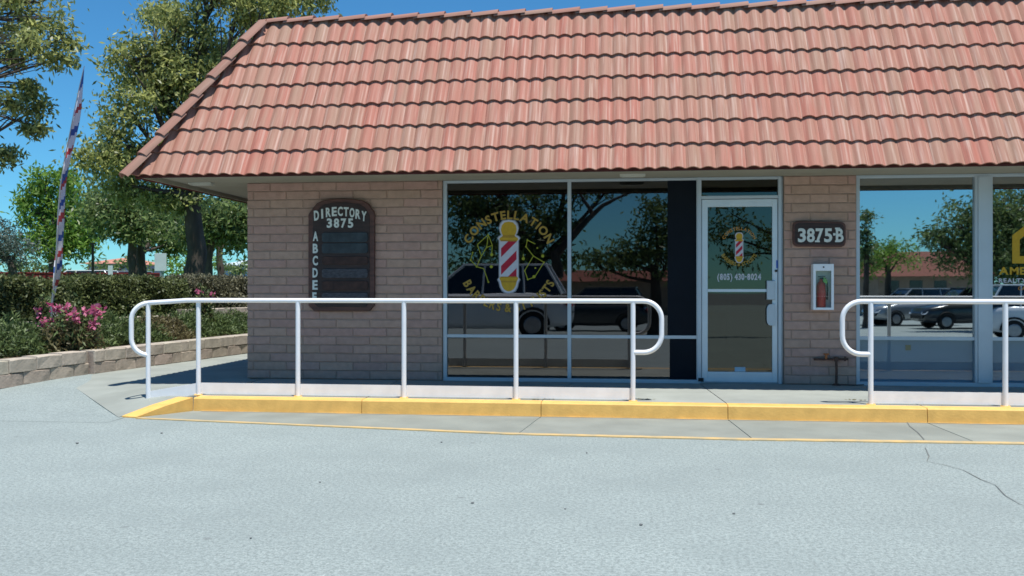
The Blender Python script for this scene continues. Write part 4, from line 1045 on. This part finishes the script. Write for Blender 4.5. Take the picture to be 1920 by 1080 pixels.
def flowers(px, py, zc, r, nb, label, name='flowering_shrub'):
    p = P(px, py, zc); p.z = .36; top = wz(px, py, p.y)
    t = bush(name, label, p, r, M['leaf_br2'], 1500, .09, .03, -.3, None, 'flowering plant', 16)
    leaf_obj('leaves', np.array(p) + rng.normal(size=(900, 3)) * np.array([r[0] * .5, r[1] * .5, r[2] * .3]) + np.array([0, 0, r[2] * .5]), .09, .03, M['leaf_lo'], t, p, -.3)
    pl = []
    for k in range(nb):
        a = random.uniform(0, 2 * math.pi); e = random.uniform(.15, 1) ** .6
        pl.append((p.x + math.cos(a) * r[0] * e, p.y + math.sin(a) * r[1] * e, p.z + r[2] * random.uniform(.55, 1.1)))
    blooms(pl, t, p)
flowers(134, 650, 12.55, (.36, .32, .56), 26, 'shrub of bright pink flowers at the end of the near planter wall')
flowers(84, 620, 13.6, (.12, .12, .62), 3, 'single pink bloom on a stem left of the main pink flower shrub')
flowers(383, 610, 17.2, (.15, .15, .72), 4, 'thin plant with pink blooms seen right of the second rail post')
# --- hedges
def hedge(label, a, c, wid, z0, z1, n, lm, lumps=3):
    a = Vector(a); c = Vector(c); L = (c - a).length; u = (c - a) / L; nn = Vector((-u.y, u.x)); mid = (a + c) / 2
    t = thing('hedge', label, 'hedge', (mid.x, mid.y, z0), 'dark clipped hedges')
    s_ = rng.uniform(0, L, n); face = rng.random(n); v = rng.uniform(-.5, .5, n); h = rng.uniform(0, 1, n)
    top = face < .38; v = np.where(top, v, np.where(face < .72, -.5, .5)); h = np.where(top, 1.0, h)
    ends = face > .93; s_ = np.where(ends, np.where(rng.random(n) < .5, 0, L), s_); v = np.where(ends, rng.uniform(-.5, .5, n), v)
    H = z1 - z0; lump = .10 * np.sin(s_ * 2.3 + v) + .07 * np.sin(s_ * 5.7 + h * 6) + .05 * np.sin(s_ * 11 + h * 4)
    dv = v * wid * (1 + lump) * (1 - .15 * h * h); dz = z0 + h * H * (1 + lump * .35) + rng.normal(size=n) * .025
    off = rng.normal(size=n) * .05
    C = np.stack([a.x + u.x * s_ + nn.x * (dv + off), a.y + u.y * s_ + nn.y * (dv + off), dz], 1)
    C += rng.normal(size=(n, 3)) * .03
    leaf_obj('foliage', C, .075, .034, lm, t, (mid.x, mid.y, z0), -.2)
    q = MB(); w2 = wid / 2 - .12
    q.slab([tuple(a + u * .12 - nn * w2), tuple(c - u * .12 - nn * w2), tuple(c - u * .12 + nn * w2), tuple(a + u * .12 + nn * w2)], z0, z1 - .14); q.build('branches', M['twig'], t)
hp = lambda px, zc: (P(px, 560, zc).x, P(px, 560, zc).y)
hedge('dark clipped hedge at the left edge behind the low shrubs', hp(-160, 14.2), hp(96, 16.3), .95, .60, 1.30, 30000, M['leaf_hd'])
hedge('long dark hedge right of the feather flag reaching the building', hp(122, 17.3), hp(330, 19.0), 1.0, .60, 1.33, 36000, M['leaf_hd'])
hedge('lighter greyish hedge end beside the building corner', hp(334, 19.6), hp(520, 22.5), 1.0, .62, 1.37, 30000, M['leaf_hd2'])
# utility box
p = P(107, 600, 15.6); t = thing('utility_box', 'pale grey utility pedestal between the hedges behind the pink flowers', 'utility box', (p.x, p.y, .45))
MB().bbox(p.x - .13, p.x + .13, p.y - .1, p.y + .1, .45, .87, .01).build('cabinet', M['utility'], t, bevel=.01)
MB().box(p.x - .14, p.x + .14, p.y - .11, p.y + .11, .871, .90).build('lid', M['utility'], t, bevel=.006)
# feather flag
fb = [(96, 612), (97, 575), (100, 545), (105, 500), (107, 450), (109, 400), (113, 350), (121, 300), (130, 255), (140, 205), (150, 158), (158, 124)]
zf = 13.4; p0 = P(96, 600, zf); t = thing('feather_flag', 'tall narrow feather flag striped red white and blue in the planter', 'flag', (p0.x, p0.y, .36))
q = MB(); pp = [P(x, y, zf) for x, y in fb]; pp[0].z = .3; q.tube(pp, [.016 - .001 * i for i in range(len(pp))], 8); q.build('pole', M['galv'], t)
ctr = [(157, 128, 1.5), (154, 150, 4), (150, 175, 7), (147, 200, 8), (143, 225, 9), (138, 250, 10), (132, 275, 11), (127, 300, 10), (122, 325, 9), (118, 350, 8), (116, 375, 8), (115, 400, 8), (114, 425, 9), (113, 450, 10), (112, 475, 12), (109, 500, 15), (105, 522, 11), (101, 545, 6), (99, 560, 2)]
colr = ['b', 'b', 'w', 'r', 'w', 'b', 'w', 'r', 'w', 'b', 'r', 'w', 'b', 'r', 'w', 'b', 'w', 'r', 'w']
V = []; Fc = []; Mi = []; nrow = 72; ncol = 5
def ci(y):
    for (a, b_) in zip(ctr, ctr[1:]):
        if y <= b_[1]: f = (y - a[1]) / (b_[1] - a[1]); return a[0] + (b_[0] - a[0]) * f, a[2] + (b_[2] - a[2]) * f
    return ctr[-1][0], ctr[-1][2]
for i in range(nrow + 1):
    y = 128 + (560 - 128) * i / nrow; cx, w = ci(y); w *= 1.2
    for j in range(ncol + 1):
        f = j / ncol; fold = math.sin(f * 5 + i * .21) * .5
        V.append(P(cx + (f - .5) * w + fold * w * .22, y, zf + .02 + f * (.12 + .016 * w) + .04 * math.sin(i * .35 + f * 3)))
bands = [('b', 166), ('w', 198), ('r', 212), ('w', 238), ('b', 252), ('w', 276), ('r', 290), ('w', 322), ('b', 340), ('r', 352), ('w', 376), ('b', 388), ('w', 400), ('r', 414), ('w', 438), ('b', 452), ('w', 468), ('r', 480), ('w', 494), ('b', 508), ('w', 530), ('r', 541), ('w', 600)]
for i in range(nrow):
    for j in range(ncol):
        y = 128 + (560 - 128) * (i + .5) / nrow + (j - 2) * 3
        c_ = next(c for c, yy in bands if y < yy)
        if j == 0 and c_ == 'w' and 320 < y < 345: c_ = 'b'
        a = i * (ncol + 1) + j; Fc.append((a, a + 1, a + ncol + 2, a + ncol + 1)); Mi.append('wrb'.index(c_))
q = MB(); q.v = [tuple(v) for v in V]; q.f = Fc; q.m = Mi; q.s = [True] * len(Fc); fl = q.build('banner', [M['flagwhite'], M['flagred'], M['flagblue']], t)
so = fl.modifiers.new('cloth_thickness', 'SOLIDIFY'); so.thickness = .003

# ================================================================ TREES, LEFT
def cl(px, py, zc, rx, rz=None, ry_=None):
    k = zc / F; return (P(px, py, zc), (rx * k, (ry_ or rx * .9) * k, (rz or rx * .8) * k))
big = [cl(520, -10, 22, 75, 40), cl(450, 10, 23, 60, 45), cl(560, -50, 23, 80), cl(420, -60, 24, 110), cl(330, 60, 23.5, 75, 60), cl(255, 110, 23, 55, 42), cl(300, 150, 23.5, 80, 60), cl(380, 130, 24, 85, 70),
       cl(340, 215, 24, 85, 60), cl(240, 200, 22.5, 48, 34), cl(215, 265, 22.5, 55, 38), cl(180, 300, 22, 42, 26), cl(280, 290, 23.5, 80, 55), cl(385, 290, 25, 90, 55), cl(230, 345, 23, 55, 30), cl(300, 20, 25, 30, 20),
       cl(450, 90, 26, 60, 45), cl(335, 365, 24, 70, 32)]
tb = P(352, 515, 24); tb.z = .6
tree('shade_tree', 'tall leafy shade tree with a thick dark trunk rising behind the roof corner', tb, P(362, 365, 24), big, .30, M['leaf_yg'], M['bark'], .15, .058, 34, 105, .19, .75)
wood = [([cl(215, 400, 34, 55, 45), cl(262, 425, 34, 60, 34), cl(250, 380, 35, 60, 30), cl(190, 390, 35, 40, 45)], (247, 515, 34), (247, 440), .22, 'dark leafy tree with a slim trunk left of the thick trunk', 'leaf_dk'),
        ([cl(300, 400, 38, 60, 50), cl(330, 440, 38, 50, 30), cl(290, 440, 38, 40, 24)], (272, 515, 36), (266, 452), .22, 'dark leaning tree beside the road sign', 'leaf_dk'),
        ([cl(400, 410, 31, 60, 40), cl(430, 440, 31, 50, 26), cl(380, 440, 32, 40, 24), cl(450, 400, 31, 45, 45)], (396, 515, 31), (396, 448), .17, 'dark tree close to the building corner, left slim trunk', 'leaf_dk'),
        ([cl(440, 420, 34, 50, 40), cl(470, 430, 34, 50, 30), cl(420, 400, 34, 50, 36)], (411, 515, 33), (411, 445), .15, 'dark tree nearest the building corner, right slim trunk', 'leaf_dk')]
for c_, (bx, by, bz), (fx, fy_), r0, lab, lm in wood:
    bp_ = P(bx, by, bz); bp_.z = .6; tree('dark_tree', lab, bp_, P(fx, fy_, bz), c_, r0, M[lm], M['bark'], .21, .085, 32, 90, .26, .5, 'dark trees behind the hedge')
bp_ = P(100, 520, 46); bp_.z = .6
tree('green_tree', 'bright green bushy tree standing behind the feather flag', bp_, P(100, 470, 46), [cl(88, 345, 46, 34, 36), cl(135, 350, 46, 30, 36), cl(70, 400, 46, 38, 42), cl(120, 410, 46, 52, 45), cl(155, 420, 46, 28, 50), cl(90, 455, 46, 52, 30), cl(145, 460, 46, 40, 30)], .3, M['leaf_br'], M['bark2'], .30, .10, 30, 45, .27, -.5)
bp_ = P(20, 520, 42); bp_.z = .6
tree('olive_tree', 'dusky grey-green tree at the far left behind the hedge', bp_, P(22, 495, 42), [cl(-10, 465, 42, 50, 32), cl(35, 468, 42, 36, 32), cl(-50, 440, 42, 60, 44), cl(10, 445, 43, 22, 20)], .25, M['leaf_gy'], M['bark'], .2, .06, 30, 45, .24, .1)
for k, (px, py, zc, rx, rz, lab) in enumerate([(225, 500, 60, 60, 14, 'distant dark bush left of the terracotta-roofed house'), (345, 492, 60, 60, 26, 'distant green bush behind the road sign'), (60, 503, 60, 70, 12, 'distant low bush above the red wall at left'), (450, 500, 75, 60, 12, 'distant bush before the pale blue house')]):
    bp_ = P(px, 530, zc); bp_.z = .5
    c_ = [cl(px + dx * rx * .6, py + random.uniform(-3, 3), zc, rx * .55, rz) for dx in (-1, -.3, .4, 1)]
    tree('distant_bush', lab, bp_, P(px, py + rz * .4, zc), c_, .12, M['leaf_dk' if k != 1 else 'leaf_br'], M['bark'], .3, .12, 10, 26, .3, 0, 'distant bushes', cat='bush', twigs=False)
# overhanging tree at the top-left corner: its trunk stands out of frame
zc = 13.5
ov = [cl(20, 25, zc, 55, 32), cl(80, 35, zc, 48, 26), cl(118, 70, zc, 30, 22), cl(60, 80, zc - .5, 34, 20), cl(105, 112, zc, 34, 16), cl(18, 110, zc, 30, 28), cl(70, 5, zc, 60, 20), cl(50, 165, zc, 24, 16), cl(25, 190, zc - .3, 15, 14), cl(75, 200, zc, 22, 24), cl(70, 238, zc, 20, 12), cl(8, 290, zc, 22, 14), cl(-40, 120, zc, 50, 60), cl(-60, -20, zc, 90, 50), cl(40, 60, zc + .6, 40, 30)]
tree('overhanging_tree', 'tree whose leafy branches hang into the top left corner of the sky', (-13.5, 11.0, .4), (-12.4, 11.3, 3.6), ov, .22, M['leaf_yg'], M['bark'], .105, .036, 34, 34, .075, .7, sag=.14)

# ================================================================ BEYOND THE HEDGE
b = MB(); 
zc = 44; rp0 = P(-60, 520, zc); rp1 = P(300, 520, zc + 3)
t = thing('boundary_wall', 'long low dark red boundary wall across the street', 'wall', (rp0.x, rp0.y, .6))
def vslab(a, c, th, z0, z1, name, m, parent, **kw):
    a = Vector((a.x, a.y)); c = Vector((c.x, c.y)); u = (c - a).normalized(); n = Vector((-u.y, u.x)) * th
    return MB().slab([tuple(a), tuple(c), tuple(c + n), tuple(a + n)], z0, z1).build(name, m, parent, **kw)
vslab(rp0, rp1, .2, .6, EYE + (540 - 512) / F * zc, 'panel_run', M['redwall'], t)
vslab(rp0 - Vector((0, .03, 0)), rp1 - Vector((0, .03, 0)), .26, EYE + (540 - 512) / F * zc + .002, EYE + (540 - 509.5) / F * zc, 'coping', M['redwall'], t)
def sign_(px, y0, y1, w, zc, label, m='signback', lean=0):
    p = P(px, 520, zc); k = zc / F; t = thing('road_sign', label, 'sign', (p.x, p.y, .6), 'road signs seen from behind')
    za, zb = EYE + (540 - y1) * k, EYE + (540 - y0) * k
    MB().bbox(p.x - w * k / 2, p.x + w * k / 2, p.y - .01, p.y + .01, za, zb, .002).build('panel', M[m], t, bevel=.02)
    q = MB(); q.tube([(p.x, p.y + .03, .55), (p.x, p.y + .03, zb - .1)], .03, 8); q.build('post', M['galv'], t)
sign_(301, 475, 508, 23, 30, 'large pale blank road sign seen between the dark trunks')
sign_(207, 498, 519, 9, 30, 'small narrow white sign above the hedge left of the large sign')
q = MB(); p = P(174, 520, 34); t = thing('utility_pole', 'thin dark pole standing right of the feather flag', 'pole', (p.x, p.y, .6)); q.tube([(p.x, p.y, .5), (p.x, p.y, EYE + (540 - 455) / F * 34)], .045, 8); q.build('shaft', M['bark'], t)
q = MB(); q.tube([(p.x - .12, p.y, EYE + (540 - 457) / F * 34), (p.x + .12, p.y, EYE + (540 - 457) / F * 34)], .03, 6); q.build('crossbar', M['bark'], t)
def house(px0, px1, ytop, yeave, zc, label, wm, rm_, deep=9):
    p0 = P(px0, 520, zc); p1 = P(px1, 520, zc); k = zc / F; x0, x1 = p0.x, p1.x; y = (p0.y + p1.y) / 2; ze = EYE + (540 - yeave) * k; zt = EYE + (540 - ytop) * k
    t = thing('distant_house', label, 'house', ((x0 + x1) / 2, y, .0))
    wl = MB().box(x0, x1, y, y + deep, 0, ze).build('wall', M[wm], t)
    q = MB(); o = .6; q.add([(x0 - o, y - o, ze - .02), (x1 + o, y - o, ze - .02), (x1 + o, y + deep + o, ze - .02), (x0 - o, y + deep + o, ze - .02), (x0 + 1.0, y + deep / 2, zt), (x1 - 1.0, y + deep / 2, zt)],
                     [(0, 1, 5, 4), (1, 2, 5), (2, 3, 4, 5), (3, 0, 4), (3, 2, 1, 0)]); q.build('roof', M[rm_], t)
    n = max(2, int((x1 - x0) / 2.2))
    for i in range(n):
        xx = x0 + (i + .5) * (x1 - x0) / n; w_ = MB().box(xx - .5, xx + .5, y - .03, y - .001, ze - 1.5, ze - .5).build('window', M['darkglass'], t)
        MB().box(xx - .56, xx + .56, y - .045, y - .031, ze - .5, ze - .43).build('frame', M['offwhite'], w_)
house(163, 226, 481, 494, 92, 'distant house with a terracotta roof and pale walls left of the dark trees', 'farwall', 'farroof')
house(418, 520, 482, 497, 85, 'distant pale blue house beside the building corner', 'farwall2', 'fargrey')
# ---------------------------------------------------------------- vehicles
def car(label, pos, head, paint, tall=1.0, group=None, L=4.6, name='parked_car'):
    c, s = math.cos(head), math.sin(head); pos = Vector(pos)
    def T(v): return (pos.x + v[0] * c - v[1] * s, pos.y + v[0] * s + v[1] * c, pos.z + v[2])
    t = thing(name, label, 'car', pos, group); h = L / 2; k = tall
    st = [(-h, .62, .84, .50), (-h + .06, .84, .90, .35), (-h + .5, .90, 1.0 * k, .28), (-1.3, .92, 1.02 * k, .26), (0, .92, 1.0 * k, .25), (1.0, .92, .99 * k, .26), (1.35, .91, .97 * k, .27), (h - .35, .87, .86 * k, .30), (h - .08, .80, .78 * k, .36), (h, .6, .68, .45)]
    q = MB(); vs = []
    for x, w, zt, zb in st:
        half = [(w * .93, zb), (w, zb + .16), (w * 1.0, zt - .22), (w * .955, zt - .05), (w * .86, zt), (w * .4, zt + .02)]
        vs += [T((x, -a, b_)) for a, b_ in half] + [T((x, a, b_)) for a, b_ in half[::-1]]
    n = 12; fs = [(i * n + j, i * n + (j + 1) % n, (i + 1) * n + (j + 1) % n, (i + 1) * n + j) for i in range(len(st) - 1) for j in range(n)]
    q.add(vs, fs, 0, True); q.add(vs[:n], [tuple(range(n))[::-1]]); q.add(vs[-n:], [tuple(range(n))]); body = q.build('body', paint, t)
    zb, zr = .99 * k, 1.48 * k + (.15 if k > 1 else 0); lo = [(-h + .22, .80), (1.22, .80)]; hi = [(-h + .62, .62), (.38, .62)]
    A = [(lo[0][0], -.82, zb), (lo[1][0], -.80, zb), (lo[1][0], .80, zb), (lo[0][0], .82, zb)]; B = [(hi[0][0], -.64, zr), (hi[1][0], -.62, zr), (hi[1][0], .62, zr), (hi[0][0], .64, zr)]
    q = MB(); q.add([T(v) for v in A + B], [(0, 1, 5, 4), (1, 2, 6, 5), (2, 3, 7, 6), (3, 0, 4, 7)]); q.build('windows', M['darkglass'], t)
    q = MB(); q.add([T((x, y, z + d)) for d in (0, .05) for x, y, z in [(B[0][0] - .04, -.66, zr), (B[1][0] + .04, -.64, zr), (B[1][0] + .04, .64, zr), (B[0][0] - .04, .66, zr)]], [(3, 2, 1, 0), (4, 5, 6, 7), (0, 1, 5, 4), (1, 2, 6, 5), (2, 3, 7, 6), (3, 0, 4, 7)]); q.build('roof', paint, t, bevel=.02)
    for a, b_ in zip(A, B): q = MB(); q.tube([T(a), T(b_)], .035, 6); q.build('pillar', paint, t)
    for y in (-1, 1):
        for x0, x1 in ((-.1, -.15), (-1.15, -1.1)): q = MB(); q.tube([T((x0, y * .815, zb)), T((x1, y * .635, zr))], .03, 6); q.build('pillar', paint, t)
    for x in (-1.36, 1.36):
        for y in (-1, 1):
            q = MB(); q.tube([T((x, y * .70, .34)), T((x, y * .93, .34))], .34, 20); wh = q.build('wheel', M['tyre'], t)
            q = MB(); q.tube([T((x, y * .931, .34)), T((x, y * .945, .34))], [.22, .19], 14); q.build('rim', M['rim'], wh)
            q = MB(); pts = [T((x + .41 * math.cos(a), y * .925, .34 + .41 * math.sin(a))) for a in [i * math.pi / 10 for i in range(11)]]; q.tube(pts, .035, 6); q.build('wheel_arch', M['rubber'], body)
    for y in (-1, 1):
        q = MB(); q.add([T(v) for v in [(h - .02, y * .5, .66), (h - .07, y * .80, .66), (h - .18, y * .83, .78), (h - .05, y * .5, .76), (h + .015, y * .5, .66), (h - .03, y * .82, .66), (h - .14, y * .86, .79), (h - .02, y * .5, .77)]], [(4, 5, 6, 7), (0, 1, 5, 4), (1, 2, 6, 5), (2, 3, 7, 6), (3, 0, 4, 7)]); q.build('headlight', M['lampwhite'], t)
        q = MB(); q.add([T(v) for v in [(-h + .02, y * .58, .80), (-h + .10, y * .86, .80), (-h + .16, y * .86, .98), (-h + .05, y * .6, .98), (-h - .03, y * .58, .80), (-h + .04, y * .89, .80), (-h + .1, y * .88, .98), (-h - .0, y * .6, .98)]], [(4, 5, 6, 7), (0, 1, 5, 4), (1, 2, 6, 5), (2, 3, 7, 6), (3, 0, 4, 7)]); q.build('tail_light', M['lampred'], t)
    q = MB(); q.add([T(v) for v in [(h - .0, -.25, .42), (h, .25, .42), (h, .25, .54), (h, -.25, .54)]], [(0, 1, 2, 3)]) ; 
    return t
# far cars beyond the red wall
for px, zc, lab, m in ((150, 50, 'white car roof showing above the red wall right of the flag', 'carwhite'), (218, 52, 'silver car behind the small narrow white sign', 'carsilver')):
    p = P(px, 530, zc); car(lab, (p.x, p.y, .62), math.radians(182), M[m], 1.0, 'cars beyond the red wall')
# cars standing in the lot behind the viewpoint; the panes mirror them
def mcar(px, zc, head, m, lab, tall=1.15, L=4.6):
    p = R(px, 600, zc); return car(lab, (p.x, p.y, lotz(p.y)), math.radians(head), M[m], tall, 'cars mirrored in the shop windows', L)
mcar(905, 24.2, 180, 'carwhite', 'pale large car mirrored in the barber window', 1.12)
mcar(1118, 40, 185, 'cardark', 'small dark car mirrored low in the second barber pane', 1.1)
mcar(1710, 47, 165, 'carsilver', 'silver car mirrored in the left part of the right window', 1.1)
mcar(1812, 43, 172, 'cardark', 'dark car mirrored beside the wide window mullion', 1.12)
mcar(1975, 31.5, 10, 'carwhite', 'white car mirrored in the far right pane', 1.12)
# red-roofed house and trees across the lot
p = R(1715, 520, 62)
t = thing('lot_building', 'low red-tiled house mirrored in the right window', 'building', (p.x, p.y, 0))
xa, xb = R(1640, 520, 62).x, R(1830, 520, 62).x; yf = p.y; k = 62 / F
wl = MB().box(xa + .3, xb, yf - 8, yf, -.8, 2.0).build('wall', M['plasterR'], t)
q = MB(); zt = EYE + (540 - 470) * k; ze = EYE + (540 - 518) * k
q.add([(xa - .3, yf + .7, ze), (xb + 1, yf + .7, ze), (xb + 1, yf - 8.7, ze), (xa - .3, yf - 8.7, ze), (xa + 1.6, yf - 1.6, zt), (xb, yf - 1.6, zt), (xb, yf - 6, zt), (xa + 1.6, yf - 6, zt)], [(0, 4, 5, 1), (1, 5, 6, 2), (2, 6, 7, 3), (3, 7, 4, 0), (4, 7, 6, 5)]); q.build('roof', M['roofR'], t)
for i in range(3):
    xx = xa + 1.2 + i * 1.5; w_ = MB().box(xx - .4, xx + .4, yf + .001, yf + .03, .9, 1.7).build('window', M['darkglass'], t)
p = R(1130, 520, 66); t = thing('lot_building', 'long brown low building mirrored in the barber window', 'building', (p.x, p.y, 0))
MB().box(p.x - 9, p.x + 6, p.y - 7, p.y, -.8, 1.75).build('wall', M['plasterR'], t)
q = MB(); q.add([(p.x - 10, p.y + .8, 1.7), (p.x + 7, p.y + .8, 1.7), (p.x + 6, p.y - 2.4, 2.5), (p.x - 9, p.y - 2.4, 2.5), (p.x - 9, p.y - 7, 1.7), (p.x + 7, p.y - 7, 1.7)], [(0, 1, 2, 3), (3, 2, 5, 4), (0, 3, 4), (1, 5, 2)]); q.build('roof', M['roofR'], t)
def rcl(px, py, zc, rx, rz=None):
    k = zc / F; return (R(px, py, zc), (rx * k, rx * .9 * k, (rz or rx * .8) * k))
def rtree(name, lab, px, zc, fy_, c_, r0, lm='leaf_dk', L=.22, Wd=.08, nsub=24, nleaf=46, sig=.28, droop=.3, extra=()):
    b_ = R(px, 560, zc); b_.z = lotz(b_.y) - .05; f = R(px + 4, fy_, zc)
    tree(name, lab, b_, f, c_, r0, M[lm], M['bark'], L, Wd, nsub, nleaf, sig, droop, 'trees mirrored in the windows', extra=extra)
rtree('mirrored_tree', 'bushy tree mirrored against the sky in the right window', 1846, 40, 490, [rcl(1890, 500, 40, 60, 50), rcl(1930, 430, 40, 60, 60), rcl(1860, 470, 39, 50, 50), rcl(1800, 430, 40, 50, 40), rcl(1840, 410, 40, 60, 50), rcl(1770, 465, 40, 40, 34), rcl(1815, 480, 40, 60, 34), rcl(1750, 440, 40, 22, 12), rcl(1880, 440, 40, 70, 60), rcl(1930, 470, 40, 60, 50), rcl(1900, 390, 41, 60, 50), rcl(1970, 400, 41, 70, 70)], .3)
rtree('mirrored_cypress', 'narrow dark cypress mirrored at the left edge of the right window', 1622, 44, 470, [rcl(1622, 412, 44, 13, 22), rcl(1620, 445, 44, 18, 26), rcl(1624, 480, 44, 16, 26)], .16, sig=.16)
rtree('mirrored_tree', 'rounded green tree mirrored beside the cypress in the right window', 1660, 48, 500, [rcl(1650, 478, 48, 40, 24), rcl(1690, 480, 48, 36, 20), rcl(1620, 490, 48, 40, 26)], .2, 'leaf_br')
rtree('mirrored_tree', 'large dark tree with crooked limbs mirrored in both barber panes', 1000, 30, 470,
      [rcl(880, 440, 30, 50, 40), rcl(860, 400, 30, 40, 30), rcl(1030, 410, 30, 50, 40), rcl(940, 420, 31, 60, 40), rcl(870, 375, 30, 45, 22), rcl(930, 385, 30, 60, 26), rcl(1000, 375, 30, 60, 24), rcl(1010, 430, 30, 60, 36), rcl(960, 470, 30, 70, 34), rcl(1040, 480, 30, 50, 26), rcl(890, 500, 31, 50, 22), rcl(1090, 350, 30, 50, 18), rcl(1150, 340, 30, 60, 16), rcl(930, 330, 30, 90, 30), rcl(1060, 320, 30, 90, 26)], .32, 'leaf_dk', .2, .08, 20, 50, .24, .5,
      extra=[(R(1040, 480, 29), R(1130, 385, 29), .14, .06), (R(1130, 385, 29), R(1200, 355, 29), .06, .03), (R(1110, 400, 29), R(1085, 360, 29), .07, .03), (R(1045, 520, 29), R(1040, 470, 29), .2, .14)])
rtree('mirrored_tree', 'dense dark tree mirrored in the right of the second barber pane', 1225, 34, 510, [rcl(1230, 420, 34, 45, 45), rcl(1205, 465, 34, 60, 40), rcl(1250, 480, 34, 60, 40), rcl(1270, 400, 34, 50, 40), rcl(1160, 490, 34, 50, 22), rcl(1110, 490, 34, 40, 16)], .25)
rtree('mirrored_tree', 'thin grey tree mirrored in the glass of the door', 1500, 34, 460, [rcl(1370, 400, 34, 40, 26), rcl(1420, 430, 34, 40, 30), rcl(1350, 440, 34, 40, 30), rcl(1390, 480, 34, 60, 24)], .2, nsub=12)

# ================================================================ SMALL THINGS
def pebble(px, py, r, lab, m='chip', grp='dark chips lying on the asphalt'):
    p = G(px, py); bm = bmesh.new(); bmesh.ops.create_icosphere(bm, subdivisions=1, radius=1)
    for v in bm.verts: v.co = Vector((v.co.x * r * .75 * random.uniform(.8, 1.5), v.co.y * r * random.uniform(.7, 1.1), v.co.z * r * .4 + r * .25))
    me = bpy.data.meshes.new('pebble'); bm.to_mesh(me); bm.free(); me.materials.append(M[m])
    o = bpy.data.objects.new('stone_chip', me); link(o, None, (p.x, p.y, .002)); props(o, lab, 'debris', grp)
CH_ = ['chip nearest the bottom middle of the asphalt', 'chip just outside the yellow line below the barber window', 'chip on the asphalt at the far left', 'chip on the asphalt left of the kerb end gutter', 'chip near the yellow line below the barber window end', 'lowest chip right of the middle of the asphalt', 'chip on the asphalt below the shop door', 'small chip on open asphalt below the block wall', 'small chip a little right of the middle asphalt chip', 'lowest small chip left of the middle of the asphalt']
for (px, py, r), lb in zip(((886, 944, .012), (828, 830, .012), (145, 832, .016), (303, 813, .014), (1100, 850, .010), (1202, 985, .012), (1376, 964, .010), (600, 905, .009), (1060, 955, .008), (470, 1010, .008)), CH_):
    pebble(px, py, r, lb)
# dry leaves caught against the kerb and the rail feet
for i, (px, py, z) in enumerate(((1010, 750, .143), (1030, 749, .143), (1205, 749, .143), (1215, 750, .143), (1615, 751, .143), (1600, 750, .143), (262, 762, .03), (268, 764, .03))):
    p = G(px, py, z); Vv = []
    for _ in range(7):
        cx, cy, a = p.x + random.uniform(-.06, .06), p.y + .03 + random.uniform(-.015, .02), random.uniform(0, 6.28); u = Vector((math.cos(a), math.sin(a), 0)) * .02; w_ = Vector((-u.y, u.x, 0)) * .4; c0 = Vector((cx, cy, z + random.uniform(0, .004)))
        Vv += [c0 - u, c0 - w_, c0 + u + Vector((0, 0, .004)), c0 + w_]
    Vv = np.array(Vv); Fq = np.arange(len(Vv)).reshape(-1, 4)
    o = bpy.data.objects.new('fallen_leaves', raw_mesh('fallen_leaves', Vv - np.array(p), Fq, M['leaf_br2'])); link(o, None, p)
    props(o, ['dry leaves by the third rail post', 'dry leaves by the fourth rail post', 'dry leaves right of the last post of the left rail', 'dry leaves just past the left rail end', 'dry leaves by the first post of the right rail', 'dry leaves left of the right rail', 'dry leaves at the kerb end', 'dry leaves under the rail end post'][i], 'leaves', 'dry leaves on the walkway')
